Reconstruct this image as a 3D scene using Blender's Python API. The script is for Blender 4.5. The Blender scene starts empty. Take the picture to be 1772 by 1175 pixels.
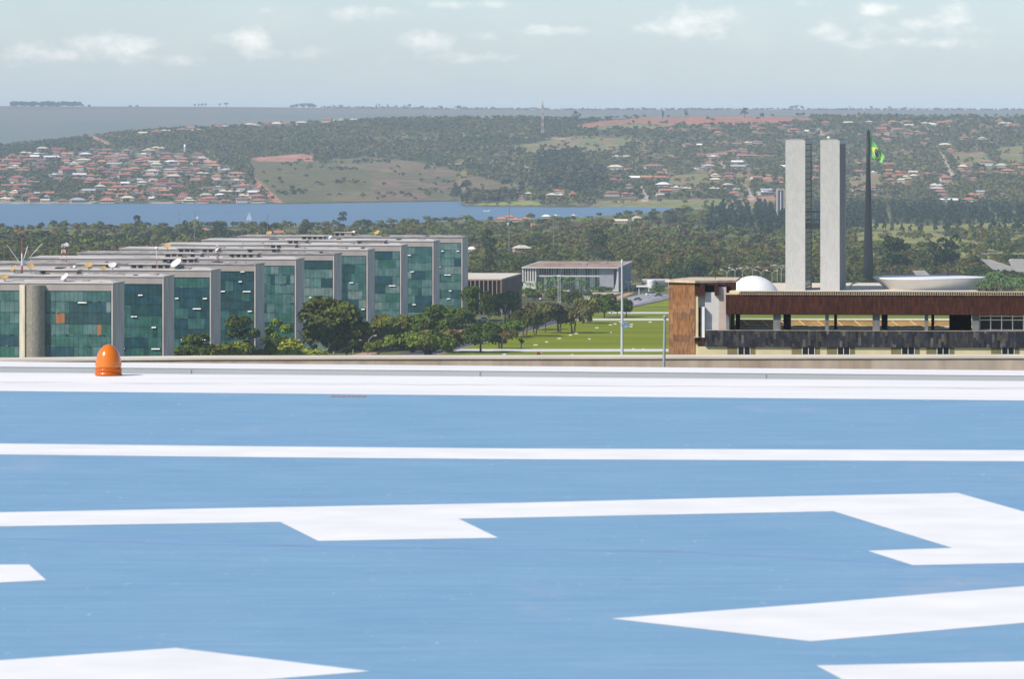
import bpy, math, random
import numpy as np
from mathutils import Vector
R = math.radians
rng = np.random.default_rng(7)
random.seed(7)
S = bpy.context.scene
COL = S.collection

# ------------------------------------------------------------------ camera, sky, sun, exposure
F = 9000.0            # focal length in photograph pixels (1772 wide)
CX, HY = 886.0, 217.0 # principal column, horizon row
EYE = 90.0            # eye height above the avenue lawn, metres
cam = bpy.data.cameras.new('camera')
camo = bpy.data.objects.new('camera', cam); COL.objects.link(camo)
camo.location = (0, 0, EYE); camo.rotation_euler = (R(90), 0, 0)
cam.sensor_width = 36; cam.lens = F/1772*36
cam.shift_y = -(587.5-HY)/1772
cam.clip_start = 0.5; cam.clip_end = 120000
cam.dof.use_dof = True; cam.dof.focus_distance = 2600; cam.dof.aperture_fstop = 24
S.camera = camo

SUN = Vector((-0.62, -0.42, 0.66)).normalized()     # direction towards the sun: afternoon sun from the left, a little behind the camera
sun_el = math.asin(SUN.z); sun_az = math.atan2(SUN.x, SUN.y)
W = bpy.data.worlds.new('World'); S.world = W; W.use_nodes = True
wn, wl = W.node_tree.nodes, W.node_tree.links
wn.clear()
wout = wn.new('ShaderNodeOutputWorld'); wbg = wn.new('ShaderNodeBackground'); sky = wn.new('ShaderNodeTexSky')
sky.sky_type = 'NISHITA'; sky.sun_disc = False; sky.sun_elevation = sun_el; sky.sun_rotation = sun_az
sky.air_density = 1.0; sky.dust_density = 1.2; sky.ozone_density = 1.0; sky.altitude = 1100
wbg.inputs['Strength'].default_value = 0.126
def wnode(t, **kw):
    n = wn.new(t)
    for k, v in kw.items(): setattr(n, k, v)
    return n
def wmath(op, a, b=None, c=None):
    n = wnode('ShaderNodeMath', operation=op)
    for i, v in enumerate((a, b, c)):
        if v is None: continue
        if isinstance(v, (int, float)): n.inputs[i].default_value = v
        else: wl.new(v, n.inputs[i])
    return n.outputs[0]
# low cumulus far off, laid out by azimuth and elevation around the horizon
tc = wnode('ShaderNodeTexCoord'); sep = wnode('ShaderNodeSeparateXYZ'); wl.new(tc.outputs['Generated'], sep.inputs[0])
ysafe = wmath('MAXIMUM', sep.outputs[1], 0.05)
az = wmath('MULTIPLY', wmath('DIVIDE', sep.outputs[0], ysafe), 90.0)    # hundredths of a radian
el = wmath('MULTIPLY', wmath('DIVIDE', sep.outputs[2], ysafe), 90.0)
cmb = wnode('ShaderNodeCombineXYZ'); wl.new(az, cmb.inputs[0]); wl.new(wmath('MULTIPLY', el, 1.7), cmb.inputs[1])
nz = wnode('ShaderNodeTexNoise'); nz.inputs['Scale'].default_value = 1.9; nz.inputs['Detail'].default_value = 7; nz.inputs['Roughness'].default_value = 0.58
wl.new(cmb.outputs[0], nz.inputs['Vector'])
nz2 = wnode('ShaderNodeTexNoise'); nz2.inputs['Scale'].default_value = 0.55; nz2.inputs['Detail'].default_value = 5
wl.new(cmb.outputs[0], nz2.inputs['Vector'])
blobs = [(75,92,70,15,1),(190,78,75,22,1.1),(270,100,60,14,.8),(425,66,45,16,1.15),(480,92,80,12,.75),(740,72,45,18,1.1),(800,98,110,11,.7),(835,62,40,10,.7),(630,22,60,13,.8),(470,18,20,8,.8),
         (800,6,90,8,.8),(945,52,70,9,.9),(1210,38,60,22,1.15),(1135,50,35,14,.8),(1255,62,60,12,.7),(1440,55,30,18,1.1),(1520,15,30,12,1.1),(1560,45,90,16,.9),(1650,22,35,20,1.15),(1560,72,120,10,.8),(1690,50,70,10,.75),(1480,75,60,10,.7),(1400,5,50,8,.5)]
acc = None
for (bx, by, rx, ry, amp) in blobs:
    dx = wmath('DIVIDE', wmath('SUBTRACT', az, (bx-CX)/100.0), rx*1.25/100.0)
    dy = wmath('DIVIDE', wmath('SUBTRACT', el, (HY-by)/100.0), ry*1.2/100.0)
    d2 = wmath('ADD', wmath('MULTIPLY', dx, dx), wmath('MULTIPLY', dy, dy))
    g = wmath('MULTIPLY', wmath('EXPONENT', wmath('MULTIPLY', d2, -0.7)), amp)
    acc = g if acc is None else wmath('MAXIMUM', acc, g)
dens = wmath('ADD', acc, wmath('MULTIPLY', wmath('SUBTRACT', nz.outputs[0], 0.5), 2.0))
mr = wnode('ShaderNodeMapRange'); mr.interpolation_type = 'SMOOTHSTEP'
mr.inputs[1].default_value = 0.35; mr.inputs[2].default_value = 1.7; wl.new(dens, mr.inputs[0])
veil = wnode('ShaderNodeMapRange'); veil.inputs[1].default_value = 0.48; veil.inputs[2].default_value = 0.8; veil.inputs[4].default_value = 0.08; wl.new(nz2.outputs[0], veil.inputs[0])
above = wnode('ShaderNodeMapRange'); above.inputs[1].default_value = 0.3; above.inputs[2].default_value = 0.9; wl.new(el, above.inputs[0])
front = wmath('GREATER_THAN', sep.outputs[1], 0.06)
cfac = wmath('MULTIPLY', wmath('MULTIPLY', wmath('MAXIMUM', wmath('MULTIPLY', mr.outputs[0], 0.7), veil.outputs[0]), above.outputs[0]), front)
skytint = wnode('ShaderNodeMix', data_type='RGBA', blend_type='MULTIPLY'); skytint.inputs[0].default_value = 1.0
wl.new(sky.outputs[0], skytint.inputs[6]); skytint.inputs[7].default_value = (0.75, 0.825, 1.03, 1)
wmix = wnode('ShaderNodeMix', data_type='RGBA'); wl.new(cfac, wmix.inputs[0]); wl.new(skytint.outputs[2], wmix.inputs[6])
wmix.inputs[7].default_value = (8.9, 8.45, 8.0, 1)
wl.new(wmix.outputs[2], wbg.inputs[0]); wl.new(wbg.outputs[0], wout.inputs[0])

sl = bpy.data.lights.new('sun', 'SUN'); sl.energy = 4.2; sl.angle = R(0.53); sl.color = (1.0, 0.93, 0.82)
so = bpy.data.objects.new('sun', sl); COL.objects.link(so); so.rotation_euler = SUN.to_track_quat('Z', 'Y').to_euler()
so.location = (-50, 0, 300)
S.view_settings.view_transform = 'Standard'; S.view_settings.look = 'None'; S.view_settings.gamma = 1
S.view_settings.exposure = 0.25
S.cycles.use_denoising = True
try: S.cycles.denoiser = 'OPENIMAGEDENOISE'
except Exception: pass
S.cycles.max_bounces = 6; S.cycles.diffuse_bounces = 2; S.cycles.glossy_bounces = 2; S.cycles.transmission_bounces = 4; S.cycles.volume_bounces = 1; S.cycles.transparent_max_bounces = 8

# ------------------------------------------------------------------ helpers
def P(px, py, Y): return Vector(((px-CX)/F*Y, Y, EYE-(py-HY)/F*Y))
def M(name, col, rough=0.85, spec=0.3, nscale=None, var=0.15, stretch=(1,1,1), col2=None, metallic=0, coat=0, detail=4, lo=.35, hi=.65, attr=None, rand=0.0):
    m = bpy.data.materials.new(name); m.use_nodes = True
    n, l = m.node_tree.nodes, m.node_tree.links
    b = n['Principled BSDF']; b.inputs['Roughness'].default_value = rough
    b.inputs['Specular IOR Level'].default_value = spec; b.inputs['Metallic'].default_value = metallic
    if coat: b.inputs['Coat Weight'].default_value = coat; b.inputs['Coat Roughness'].default_value = .08
    c = tuple(col)+(1,); cur = None
    if attr:
        a = n.new('ShaderNodeAttribute'); a.attribute_name = attr; cur = a.outputs['Color']
    if nscale:
        t = n.new('ShaderNodeTexCoord'); mp = n.new('ShaderNodeMapping'); mp.inputs['Scale'].default_value = stretch
        l.new(t.outputs['Object'], mp.inputs[0])
        x = n.new('ShaderNodeTexNoise'); x.inputs['Scale'].default_value = nscale; x.inputs['Detail'].default_value = detail
        l.new(mp.outputs[0], x.inputs['Vector'])
        r = n.new('ShaderNodeValToRGB'); r.color_ramp.elements[0].position = lo; r.color_ramp.elements[1].position = hi
        if attr:
            r.color_ramp.elements[0].color = (1-var,)*3+(1,); r.color_ramp.elements[1].color = (1+var,)*3+(1,)
        else:
            r.color_ramp.elements[0].color = tuple(max(0, v*(1-var)) for v in col)+(1,)
            r.color_ramp.elements[1].color = (tuple(col2)+(1,)) if col2 else tuple(v*(1+var) for v in col)+(1,)
        l.new(x.outputs[0], r.inputs[0])
        if attr:
            mx = n.new('ShaderNodeMix'); mx.data_type = 'RGBA'; mx.blend_type = 'MULTIPLY'; mx.inputs[0].default_value = 1
            l.new(cur, mx.inputs[6]); l.new(r.outputs[0], mx.inputs[7]); cur = mx.outputs[2]
        else: cur = r.outputs[0]
    if rand:
        oi = n.new('ShaderNodeObjectInfo'); h = n.new('ShaderNodeHueSaturation')
        mr_ = n.new('ShaderNodeMapRange'); mr_.inputs[3].default_value = 1-rand; mr_.inputs[4].default_value = 1+rand
        l.new(oi.outputs['Random'], mr_.inputs[0]); l.new(mr_.outputs[0], h.inputs['Value'])
        if cur is None: h.inputs['Color'].default_value = c
        else: l.new(cur, h.inputs['Color'])
        cur = h.outputs[0]
    if cur is None: b.inputs['Base Color'].default_value = c
    else: l.new(cur, b.inputs['Base Color'])
    return m
def tiles(name, cols, sx, sz, rough=.7, axis='XZ', fine=0.2, spec=.3):
    """stone cladding: each tile picks its own tone"""
    m = bpy.data.materials.new(name); m.use_nodes = True
    n, l = m.node_tree.nodes, m.node_tree.links
    b = n['Principled BSDF']; b.inputs['Roughness'].default_value = rough; b.inputs['Specular IOR Level'].default_value = spec
    t = n.new('ShaderNodeTexCoord'); s = n.new('ShaderNodeSeparateXYZ'); l.new(t.outputs['Object'], s.inputs[0])
    def mth(op, a, v=None):
        q = n.new('ShaderNodeMath'); q.operation = op; l.new(a, q.inputs[0])
        if v is not None:
            if isinstance(v, (int, float)): q.inputs[1].default_value = v
            else: l.new(v, q.inputs[1])
        return q.outputs[0]
    fx = mth('FLOOR', mth('DIVIDE', mth('ADD', s.outputs[0], s.outputs[1]), sx)); fz = mth('FLOOR', mth('ADD', mth('DIVIDE', s.outputs[2], sz), mth('MULTIPLY', fx, 0.37)))
    cb = n.new('ShaderNodeCombineXYZ'); l.new(fx, cb.inputs[0]); l.new(fz, cb.inputs[1])
    w = n.new('ShaderNodeTexWhiteNoise'); w.noise_dimensions = '2D'; l.new(cb.outputs[0], w.inputs['Vector'])
    r = n.new('ShaderNodeValToRGB'); r.color_ramp.interpolation = 'LINEAR'
    while len(r.color_ramp.elements) < len(cols): r.color_ramp.elements.new(0.5)
    for i, c in enumerate(cols):
        r.color_ramp.elements[i].position = i/(len(cols)-1); r.color_ramp.elements[i].color = tuple(c)+(1,)
    l.new(w.outputs[0], r.inputs[0])
    x = n.new('ShaderNodeTexNoise'); x.inputs['Scale'].default_value = 2.5; x.inputs['Detail'].default_value = 6
    mp = n.new('ShaderNodeMapping'); mp.inputs['Scale'].default_value = (2, 2, .5); l.new(t.outputs['Object'], mp.inputs[0]); l.new(mp.outputs[0], x.inputs['Vector'])
    r2 = n.new('ShaderNodeValToRGB'); r2.color_ramp.elements[0].color = (1-fine*2,)*3+(1,); r2.color_ramp.elements[1].color = (1+fine*2,)*3+(1,)
    r2.color_ramp.elements[0].position = .3; r2.color_ramp.elements[1].position = .7
    l.new(x.outputs[0], r2.inputs[0])
    mx = n.new('ShaderNodeMix'); mx.data_type = 'RGBA'; mx.blend_type = 'MULTIPLY'; mx.inputs[0].default_value = 1
    l.new(r.outputs[0], mx.inputs[6]); l.new(r2.outputs[0], mx.inputs[7]); l.new(mx.outputs[2], b.inputs['Base Color'])
    return m

class MB:
    """collects boxes, prisms and tubes into ONE mesh"""
    def __init__(s): s.v = []; s.f = []; s.mi = []
    def add(s, vs, fs, mi=0):
        o = len(s.v); s.v += [tuple(v) for v in vs]
        s.f += [tuple(i+o for i in f) for f in fs]; s.mi += [mi]*len(fs); return s
    def box(s, x0, x1, y0, y1, z0, z1, mi=0):
        return s.add([(x0,y0,z0),(x1,y0,z0),(x1,y1,z0),(x0,y1,z0),(x0,y0,z1),(x1,y0,z1),(x1,y1,z1),(x0,y1,z1)],
                     [(0,3,2,1),(4,5,6,7),(0,1,5,4),(1,2,6,5),(2,3,7,6),(3,0,4,7)], mi)
    def quad(s, a, b, c, d, mi=0): return s.add([a,b,c,d], [(0,1,2,3)], mi)
    def prism(s, pts, z0, z1, mi=0):
        n = len(pts)
        return s.add([(x,y,z0) for x,y in pts]+[(x,y,z1) for x,y in pts],
                     [tuple(range(n-1,-1,-1)), tuple(range(n,2*n))]+[(i,(i+1)%n,n+(i+1)%n,n+i) for i in range(n)], mi)
    def extr(s, pts, off, mi=0):
        """flat outline (3-D points) given thickness by the vector off"""
        n = len(pts); q = [tuple(Vector(p)+Vector(off)) for p in pts]
        return s.add(list(pts)+q, [tuple(range(n)), tuple(range(2*n-1,n-1,-1))]+[(i,n+i,n+(i+1)%n,(i+1)%n) for i in range(n)], mi)
    def tube(s, pts, rad, n=8, mi=0, cap=True):
        pts = [Vector(p) for p in pts]; k = len(pts)
        if isinstance(rad, (int, float)): rad = [rad]*k
        rings = []
        for i, p in enumerate(pts):
            d = (pts[min(i+1,k-1)]-pts[max(i-1,0)]).normalized()
            a = d.cross(Vector((0,1,0)) if abs(d.y) < .9 else Vector((1,0,0))).normalized(); b = d.cross(a)
            rings.append([p+(a*math.cos(2*math.pi*j/n)+b*math.sin(2*math.pi*j/n))*rad[i] for j in range(n)])
        vs = [v for r_ in rings for v in r_]; fs = []
        for i in range(k-1):
            for j in range(n): fs.append((i*n+j, i*n+(j+1)%n, (i+1)*n+(j+1)%n, (i+1)*n+j))
        if cap: fs += [tuple(range(n-1,-1,-1)), tuple(range((k-1)*n, k*n))]
        return s.add(vs, fs, mi)
    def lathe(s, prof, n=24, mi=0, c=(0,0,0)):
        vs = []; fs = []
        for r_, z in prof:
            for j in range(n): vs.append((c[0]+r_*math.cos(2*math.pi*j/n), c[1]+r_*math.sin(2*math.pi*j/n), c[2]+z))
        k = len(prof)
        for i in range(k-1):
            for j in range(n): fs.append((i*n+j, i*n+(j+1)%n, (i+1)*n+(j+1)%n, (i+1)*n+j))
        fs += [tuple(range(n-1,-1,-1)), tuple(range((k-1)*n, k*n))]
        return s.add(vs, fs, mi)
    def build(s, name, mat, parent=None, smooth=False, loc=None):
        me = bpy.data.meshes.new(name); me.from_pydata(s.v, [], s.f)
        for m in (mat if isinstance(mat, (list, tuple)) else [mat]): me.materials.append(m)
        me.polygons.foreach_set('material_index', s.mi)
        if smooth: me.polygons.foreach_set('use_smooth', [True]*len(s.f))
        me.update()
        o = bpy.data.objects.new(name, me); COL.objects.link(o)
        if parent: o.parent = parent
        if loc: o.location = loc
        return o
def tag(o, label=None, cat=None, group=None, kind=None):
    if label: o['label'] = label
    if cat: o['category'] = cat
    if group: o['group'] = group
    if kind: o['kind'] = kind
    return o
def thing(name, label, cat, loc=(0,0,0), rz=0, group=None):
    o = bpy.data.objects.new(name, None); COL.objects.link(o); o.location = loc; o.rotation_euler = (0,0,rz)
    o.empty_display_size = .5
    return tag(o, label, cat, group)
def copy_tree(o, parent=None):
    c = o.copy(); COL.objects.link(c)
    if parent: c.parent = parent
    for ch in list(o.children): copy_tree(ch, c)
    return c
def ordn(k):
    return f"{k}{'th' if 10 <= k % 100 <= 20 else {1:'st',2:'nd',3:'rd'}.get(k % 10,'th')}"
def np_mesh(name, V, Fq, cols, mat):
    """V (n,3), Fq (m,4) -> mesh with point colours"""
    me = bpy.data.meshes.new(name); n, m = len(V), len(Fq)
    me.vertices.add(n); me.vertices.foreach_set('co', np.ascontiguousarray(V, dtype=np.float32).ravel())
    k = Fq.shape[1]
    me.loops.add(m*k); me.loops.foreach_set('vertex_index', np.ascontiguousarray(Fq, dtype=np.int32).ravel())
    me.polygons.add(m); me.polygons.foreach_set('loop_start', np.arange(0, m*k, k, dtype=np.int32))
    me.polygons.foreach_set('loop_total', np.full(m, k, dtype=np.int32))
    me.update(calc_edges=True)
    if cols is not None:
        a = me.color_attributes.new('Col', 'FLOAT_COLOR', 'POINT')
        c4 = np.ones((n,4), dtype=np.float32); c4[:,:3] = cols; a.data.foreach_set('color', c4.ravel())
    me.materials.append(mat); return me
def np_obj(name, *a, parent=None):
    o = bpy.data.objects.new(name, np_mesh(name, *a)); COL.objects.link(o)
    if parent: o.parent = parent
    return o
def inpoly(x, y, poly):
    x = np.asarray(x, float); y = np.asarray(y, float); r = np.zeros(x.shape, bool); n = len(poly)
    for i in range(n):
        x1, y1 = poly[i]; x2, y2 = poly[(i+1) % n]
        if y1 == y2: continue
        r ^= ((y1 > y) != (y2 > y)) & (x < (x2-x1)*(y-y1)/(y2-y1)+x1)
    return r
def vnoise(x, y, seed=0):
    """smooth value noise, numpy"""
    x = np.asarray(x, float); y = np.asarray(y, float)
    xi = np.floor(x); yi = np.floor(y); fx = x-xi; fy = y-yi
    fx = fx*fx*(3-2*fx); fy = fy*fy*(3-2*fy)
    def h(a, b):
        q = np.sin(a*127.1+b*311.7+seed*74.7)*43758.5453
        return q-np.floor(q)
    return (h(xi,yi)*(1-fx)+h(xi+1,yi)*fx)*(1-fy)+(h(xi,yi+1)*(1-fx)+h(xi+1,yi+1)*fx)*fy
def fbm(x, y, seed=0, o=4):
    return sum(vnoise(x*2**i, y*2**i, seed+i)*.5**(i+1) for i in range(o))/(1-.5**o)

# ------------------------------------------------------------------ terrain
YR, YE = 12000.0, 22000.0
def ip(px, pts): return np.interp(px, [p[0] for p in pts], [p[1] for p in pts])
FAR_SHORE = [(-600,8000),(450,8000),(500,7960),(650,8120),(795,8250),(806,7800),(830,7730),(1000,7650),(1060,7720),(1215,7600),(1400,7500),(1800,7400)]
NEAR_SHORE = [(-600,5700),(0,5900),(600,6050),(850,6450),(1000,6600),(1150,7050),(1230,7620),(1300,8600),(2500,8600)]
RIDGE = [(-600,262),(0,253),(100,243),(200,231),(300,224),(400,219),(500,215),(600,209),(700,205),(900,204),(1000,206),(1060,205),(1180,201),(1400,201),(1500,200),(1772,202),(2500,210)]
EDGE = [(-600,182),(0,183),(400,184.5),(800,188),(1000,189),(1772,189.5)]
def ground(X, Y):
    X = np.asarray(X, float); Y = np.asarray(Y, float)
    px = CX+F*X/np.maximum(Y, 400)
    h = np.interp(Y, [-1e4,2450,3000,5500,9000], [0,0,-15,-26,-28])
    yf = ip(px, FAR_SHORE); yn = ip(px, NEAR_SHORE)
    lake = np.minimum(Y-yn, yf-Y)/60.0
    h = np.where(lake > 0, h-np.clip(lake, 0, 1)*9, h)
    lag = 1-((px-95)/95)**2-((Y-5570)/85)**2
    h = np.where(lag > 0, h-np.clip(lag*4, 0, 1)*7, h)
    hr = EYE+(HY-ip(px, RIDGE))/F*YR
    base = np.interp(yf, [0, 9000], [-28.6, -28.6])
    t = np.clip((Y-yf)/(YR-yf), 0, 1)
    bump = (fbm(X/420, Y/700, 3)-.5)*26*np.sin(np.pi*np.clip(t,0,1))**.8
    hill = base+(hr-base)*(0.80*t+0.20*t*t)+bump
    h = np.where(Y > yf, hill, h)
    d = np.clip((Y-YR)/2500, 0, 1); hb = hr-45*d*d*(3-2*d)
    hp = EYE+(HY-ip(px, EDGE))/F*YE
    e = np.clip((Y-15000)/(YE-15000), 0, 1)
    gul = (fbm(X/900, Y/2500, 9)-.5)*40*np.sin(np.pi*e)
    hb = hb+(hp-hb)*e**.9+gul
    h = np.where(Y > YR, hb, h)
    return h
def gz(x, y): return float(ground(x, y))
def row(X, Y): return HY-(ground(X, Y)-EYE)*F/np.asarray(Y, float)
def hit(px, py, y0, y1, n=500):
    """ground point seen at photograph pixel (px,py) between depths y0 and y1"""
    Y = np.linspace(y0, y1, n); r = row((px-CX)/F*Y, Y)
    i = np.where((r[:-1]-py)*(r[1:]-py) <= 0)[0]
    if len(i): i = i[0]; a = (r[i]-py)/max(1e-9, r[i]-r[i+1]); y = Y[i]+(Y[i+1]-Y[i])*min(max(a,0),1)
    else: y = Y[np.argmin(abs(r-py))]
    x = (px-CX)/F*y
    return Vector((x, y, gz(x, y)))

cols = np.concatenate([np.array([-9000,-5000,-3000,-1800,-1200]), np.arange(-800,-40,25), np.arange(-40,1812,4), np.arange(1820,2600,25), np.array([3000,3600,4800,7000,10500])]).astype(float)
ys = np.concatenate([np.array([-700,-300,0,200,400,700,1000,1300]), np.arange(1500,3000,25), 3000+np.cumsum(np.linspace(12,32,115)), ])
ys = np.concatenate([ys[ys < 5440], np.arange(5440,6000,12), np.arange(6000,7300,30), np.arange(7300,8400,9), np.arange(8400,12000,18), np.linspace(12000,15000,24), np.linspace(15100,22000,90), np.linspace(22100,24000,10), np.array([26000,30000,36000,45000])]).astype(float)
GX, GY = np.meshgrid(cols, ys); GX = (GX-CX)/F*np.maximum(GY, 400)
GZ = ground(GX, GY)
gpx = CX+F*GX/np.maximum(GY,400); gpy = HY-(GZ-EYE)*F/np.maximum(GY,400)
# land cover (colour of the ground itself)
LC = np.zeros(GX.shape+(3,)); 
def setc(mask, c, mixv=1.0):
    LC[mask] = LC[mask]*(1-mixv)+np.array(c)*mixv
n1 = fbm(GX/60, GY/160, 21); n2 = fbm(GX/25, GY/60, 31); n3 = fbm(GX/220, GY/420, 41)
LC[:] = (0.085,0.085,0.036)
setc(GY < 2500, (0.10,0.13,0.035))
wood = (GY > 2900) & (GY < 7400)
setc(wood & (n1 > .52), (0.15,0.15,0.05)); setc(wood & (n1 < .4), (0.07,0.055,0.03))
setc(wood & (gpx > 1480) & (gpy > 385) & (gpy < 455) & (n1 > .40), (0.24,0.23,0.07))
hillm = (GY > ip(gpx, FAR_SHORE)) & (GY <= YR)
setc(hillm & (n3 > .5), (0.115,0.105,0.045)); setc(hillm & (n3 > .62), (0.15,0.125,0.055)); setc(hillm & (gpx > 640) & (gpx < 1030) & (gpy > 225) & (n2 > .6), (0.24,0.19,0.10))
GRASS = [(428,276),(520,280),(640,272),(720,280),(800,298),(870,318),(905,330),(850,338),(790,336),(772,352),(640,356),(488,357),(462,330),(440,305)]
RED_FIELD = [(985,219),(1040,209),(1120,203),(1200,200),(1400,202),(1410,210),(1300,216),(1200,216),(1100,213),(1000,221)]
FIELDS = [[(1000,219),(1100,214),(1180,215),(1160,222),(1010,224)],[(1150,305),(1225,298),(1228,322),(1162,322)],[(1272,300),(1300,297),(1300,325),(1275,320)],
          [(1465,303),(1525,300),(1530,328),(1470,326)],[(1640,268),(1700,262),(1720,285),(1660,290)],[(1725,255),(1772,252),(1772,285),(1735,280)],[(880,255),(990,235),(1100,240),(1080,258),(930,270)]]
SHORE_GRASS = [(1020,360),(1030,347),(1200,345),(1345,345),(1345,362),(1200,362)]
POINT_GRASS = [(800,360),(830,352),(905,347),(935,350),(940,360)]
REDS = [[(430,274),(520,266),(548,270),(540,279),(450,279)],[(430,306),(440,306),(494,354),(478,354)],[(150,236),(162,234),(195,251),(186,256)],[(1180,270),(1260,262),(1290,268),(1230,274)],[(1268,345),(1340,338),(1345,346),(1290,350)]]
TRACKS = [[(1106,322),(1113,320),(1124,348),(1110,349)],[(1244,281),(1252,281),(1257,296),(1250,297)],[(1288,327),(1296,325),(1308,345),(1294,346)],[(1617,252),(1622,251),(1655,305),(1645,306)],
          [(1467,326),(1478,325),(1482,345),(1472,342)],[(1412,222),(1417,221),(1427,236),(1422,237)],[(905,285),(910,285),(920,300),(916,300)],[(1640,328),(1650,327),(1660,338),(1652,338)],[(340,268),(348,266),(408,305),(398,306)],[(350,262),(360,262),(382,280),(430,310),(422,312)],[(880,237),(980,238),(980,240),(880,240)]]
TOWN = [(-400,300),(0,278),(70,262),(150,262),(235,256),(330,257),(360,280),(420,305),(470,345),(480,358),(-400,358)]
g = hillm & inpoly(gpx, gpy, GRASS); setc(g, (0.185,0.150,0.068)); setc(g & (n1 > .5), (0.20,0.155,0.08)); setc(g & (n3 > .55), (0.14,0.125,0.05)); setc(g & (gpx > 640) & (n2 > .52), (0.20,0.13,0.085))
for q in FIELDS:
    g = hillm & inpoly(gpx, gpy, q); setc(g, (0.19,0.20,0.07)); setc(g & (n1 > .55), (0.27,0.20,0.11))
g = hillm & inpoly(gpx, gpy, RED_FIELD); setc(g, (0.40,0.165,0.10)); setc(g & (n1 > .55), (0.33,0.16,0.10))
g = hillm & inpoly(gpx, gpy, TOWN); setc(g, (0.20,0.165,0.115)); setc(g & (n2 > .5), (0.10,0.105,0.05))
g = (GY > 6900) & (GY < YR) & inpoly(gpx, gpy, SHORE_GRASS); setc(g, (0.20,0.21,0.07)); setc(g & (n1 > .55), (0.26,0.22,0.10))
g = hillm & inpoly(gpx, gpy, POINT_GRASS); setc(g, (0.26,0.28,0.07))
g = hillm & inpoly(gpx, gpy, [(1030,357),(1030,240),(1772,210),(1900,210),(1900,350),(1345,350)]) & (n2 > .57); setc(g, (0.30,0.18,0.10), .85)
for q in REDS: setc(hillm & inpoly(gpx, gpy, q), (0.42,0.20,0.13))
for q in TRACKS: setc(hillm & inpoly(gpx, gpy, q), (0.46,0.36,0.27))
sh = (GY > ip(gpx, FAR_SHORE)-20) & (GY < ip(gpx, FAR_SHORE)+45) & (gpx < 470) & (n1 > .45); setc(sh, (0.34,0.29,0.22))
far = GY > YR; setc(far, (0.125,0.135,0.10)); setc(far & (fbm(GX/700, GY/1500, 51) > .5), (0.16,0.15,0.105)); setc(far & (GY > 21000), (0.17,0.12,0.075))
gmat = M('ground_cover', (.1,.1,.05), rough=1, spec=0.05, nscale=0.05, var=.28, attr='Col', detail=8)
nc, nr = len(cols), len(ys)
idx = np.arange(nr*nc).reshape(nr, nc)
Fq = np.stack([idx[:-1,:-1], idx[:-1,1:], idx[1:,1:], idx[1:,:-1]], -1).reshape(-1,4)
go = np_obj('ground', np.stack([GX,GY,GZ],-1).reshape(-1,3), Fq, LC.reshape(-1,3), gmat); tag(go, kind='structure')
go.data.polygons.foreach_set('use_smooth', [True]*len(Fq))

# lake
wm = M('lake_water', (0.045,0.145,0.235), rough=.3, spec=.32)
n, l = wm.node_tree.nodes, wm.node_tree.links
t = n.new('ShaderNodeTexCoord'); mp = n.new('ShaderNodeMapping'); mp.inputs['Scale'].default_value = (.004,.012,1); l.new(t.outputs['Object'], mp.inputs[0])
x = n.new('ShaderNodeTexNoise'); x.inputs['Scale'].default_value = 1; x.inputs['Detail'].default_value = 9; x.inputs['Roughness'].default_value = .7; l.new(mp.outputs[0], x.inputs[0])
r = n.new('ShaderNodeValToRGB'); r.color_ramp.elements[0].position = .35; r.color_ramp.elements[1].position = .68
r.color_ramp.elements[0].color = (.030,.085,.120,1); r.color_ramp.elements[1].color = (.075,.145,.185,1); l.new(x.outputs[0], r.inputs[0]); l.new(r.outputs[0], n['Principled BSDF'].inputs['Base Color'])
x2 = n.new('ShaderNodeTexNoise'); x2.inputs['Scale'].default_value = .35; x2.inputs['Detail'].default_value = 3; l.new(t.outputs['Object'], x2.inputs[0])
bp = n.new('ShaderNodeBump'); bp.inputs['Strength'].default_value = .5; bp.inputs['Distance'].default_value = .6; l.new(x2.outputs[0], bp.inputs['Height']); l.new(bp.outputs[0], n['Principled BSDF'].inputs['Normal'])
b = MB(); b.quad((-3500,5300,-30),(1000,5300,-30),(1000,9200,-30),(-3500,9200,-30)); tag(b.build('lake', wm), kind='structure')

# ------------------------------------------------------------------ avenue lawn, roads, paths (sheets on the ground)
asph = M('asphalt', (.085,.083,.085), nscale=.25, var=.15)
concp = M('path_concrete', (.62,.60,.56), nscale=.4, var=.08)
kerbm = M('kerb_stone', (.42,.32,.24), nscale=.5, var=.12)
redsoil = M('red_soil', (.46,.27,.14), nscale=.12, var=.2)
beige = M('beige_paving', (.46,.39,.27), nscale=.12, var=.12)
lawnm = M('lawn_grass', (.175,.212,.006), rough=1, spec=.05, nscale=.02, var=.16, stretch=(.35,1.6,1), col2=(.21,.245,.010), detail=9)
lawnm2 = M('verge_grass', (.10,.14,.03), rough=1, spec=.05, nscale=.05, var=.3, col2=(.19,.17,.06), detail=9)
n_, l_ = lawnm.node_tree.nodes, lawnm.node_tree.links; tc_ = n_.new('ShaderNodeTexCoord'); mp_ = n_.new('ShaderNodeMapping'); mp_.inputs['Scale'].default_value = (.012,.05,1); l_.new(tc_.outputs['Object'], mp_.inputs[0])
x_ = n_.new('ShaderNodeTexNoise'); x_.inputs['Detail'].default_value = 10; x_.inputs['Scale'].default_value = 1; x_.inputs['Roughness'].default_value = .68; l_.new(mp_.outputs[0], x_.inputs[0])
r_ = n_.new('ShaderNodeValToRGB'); r_.color_ramp.elements[0].position = .55; r_.color_ramp.elements[1].position = .74; r_.color_ramp.elements[1].color = (.8,.8,.8,1); l_.new(x_.outputs[0], r_.inputs[0])
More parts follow.
